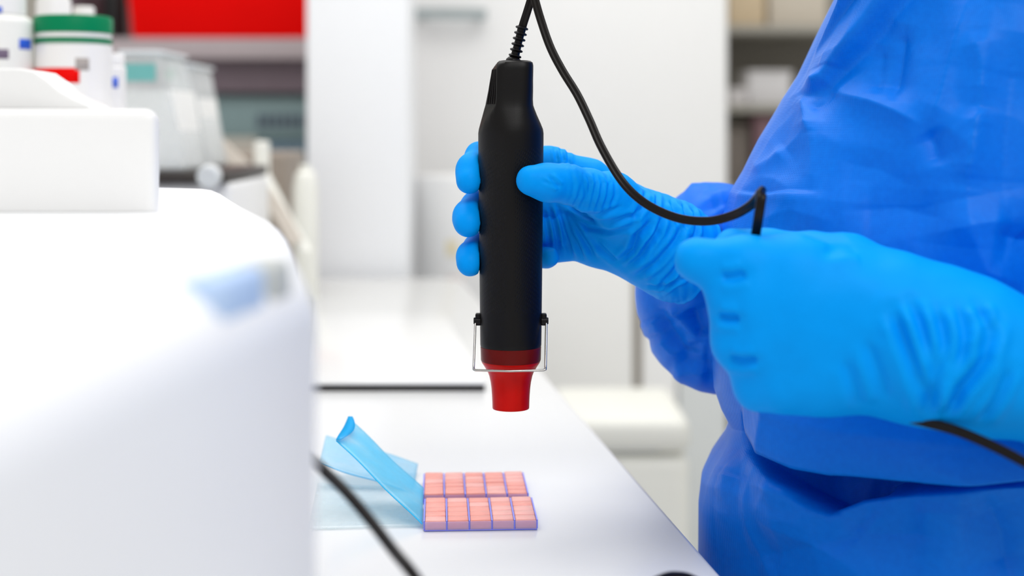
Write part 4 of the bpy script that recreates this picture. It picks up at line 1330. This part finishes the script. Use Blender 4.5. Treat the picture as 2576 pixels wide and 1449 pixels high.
carton('storage_carton', 1832, 1925, -70, 62, d + 0.03, mat('tan_card', 'd8c3a2', rough=0.7), 'tan carton on the rack top shelf nearest the refrigerator', 'box', 'cartons on the rack')
carton('storage_carton', 1935, 2080, -60, 62, d + 0.04, mat('beige_card', 'd5cbbb', rough=0.7), 'beige carton on the rack top shelf nearest the person', 'box', 'cartons on the rack')
carton('white_carton', 1835, 1880, 222, 262, d + 0.02, mat('offwhite_card', 'dcd8d8', rough=0.6), 'small off-white carton on the rack middle shelf', 'box')
carton('white_bundle', 1884, 1990, 178, 262, d + 0.05, mat('white_bundle_wrap', 'e3e1e2', rough=0.6), 'white wrapped bundle on the rack middle shelf', 'bundle')
carton('maroon_box', 1899, 2000, 290, 470, d + 0.03, mat('maroon_card', '86656c', rough=0.6, var=.1), 'maroon-grey box on the rack lower shelf', 'box')
carton('brown_box', 1822, 1886, 318, 470, d + 0.06, mat('brown_grey_card', '7f766e', rough=0.6, var=.1), 'brown-grey box on the rack lower shelf beside the maroon one', 'box')

d = 2.05
wbz = W(0, 1052, d).z
bn = empty('waste_bin', (W(1560, 0, d).x, d + 0.13, 0), 'cream plastic waste bin standing behind the bench edge', 'bin')
x0, x1 = W(1400, 0, d).x, W(1738, 0, d).x
box('bin_body', x0 + 0.001, x1 - 0.0005, d + 0.004, d + 0.25, 0.0004, wbz - 0.055, M_CREAM, bn, bevel=0.02, seg=4)
blid = box('bin_lid', x0, x1, d, d + 0.256, wbz - 0.054, wbz, M_CREAM, bn, bevel=0.018, seg=4)
box('bin_label', W(1520, 0, d).x, W(1660, 0, d).x, d + 0.0028, d + 0.0038, W(0, 1135, d).z, W(0, 1098, d).z, mat('pale_grey_print', 'c9ccd0', rough=0.6), bn)

# pale carton beside the bench end, with a faint coloured label
ctn = empty('pale_carton', (-0.04, 2.45, 0), 'tall pale carton with faint red and yellow label behind the gun', 'box')
q0, q1 = W(1030, 440, 2.52), W(1215, 492, 2.34)
zt = q0.z
dirv = Vector((q1.x - q0.x, q1.y - q0.y, 0)); dirv.normalize(); per = Vector((-dirv.y, dirv.x, 0))
A = Vector((q0.x, q0.y)); B = Vector((A.x + dirv.x * 0.24, A.y + dirv.y * 0.24))
bm = prism_bm([(A.x, A.y), (B.x, B.y), (B.x + per.x * .12, B.y + per.y * .12), (A.x + per.x * .12, A.y + per.y * .12)], 0.0004, zt)
bm_obj('carton_body', bm, mat('pale_card', 'efefee', rough=0.6, var=0.01), ctn, smooth=True, bevel=0.004, auto=0.7)


def on_carton(name, t0, t1, z0, z1, m):
    a = A + Vector((dirv.x, dirv.y)) * t0; b_ = A + Vector((dirv.x, dirv.y)) * t1
    n = Vector((-per.x, -per.y)) * 0.0008
    bm_obj(name, prism_bm([(a.x, a.y), (b_.x, b_.y), (b_.x + n.x, b_.y + n.y), (a.x + n.x, a.y + n.y)], z0, z1), m, ctn)


on_carton('yellow_label', 0.118, 0.150, W(0, 640, 2.45).z, W(0, 600, 2.45).z, mat('yellow_print', 'f1e6c4', rough=0.6))
on_carton('red_label', 0.125, 0.165, W(0, 735, 2.45).z, W(0, 690, 2.45).z, mat('red_print', 'f1cfc8', rough=0.6))
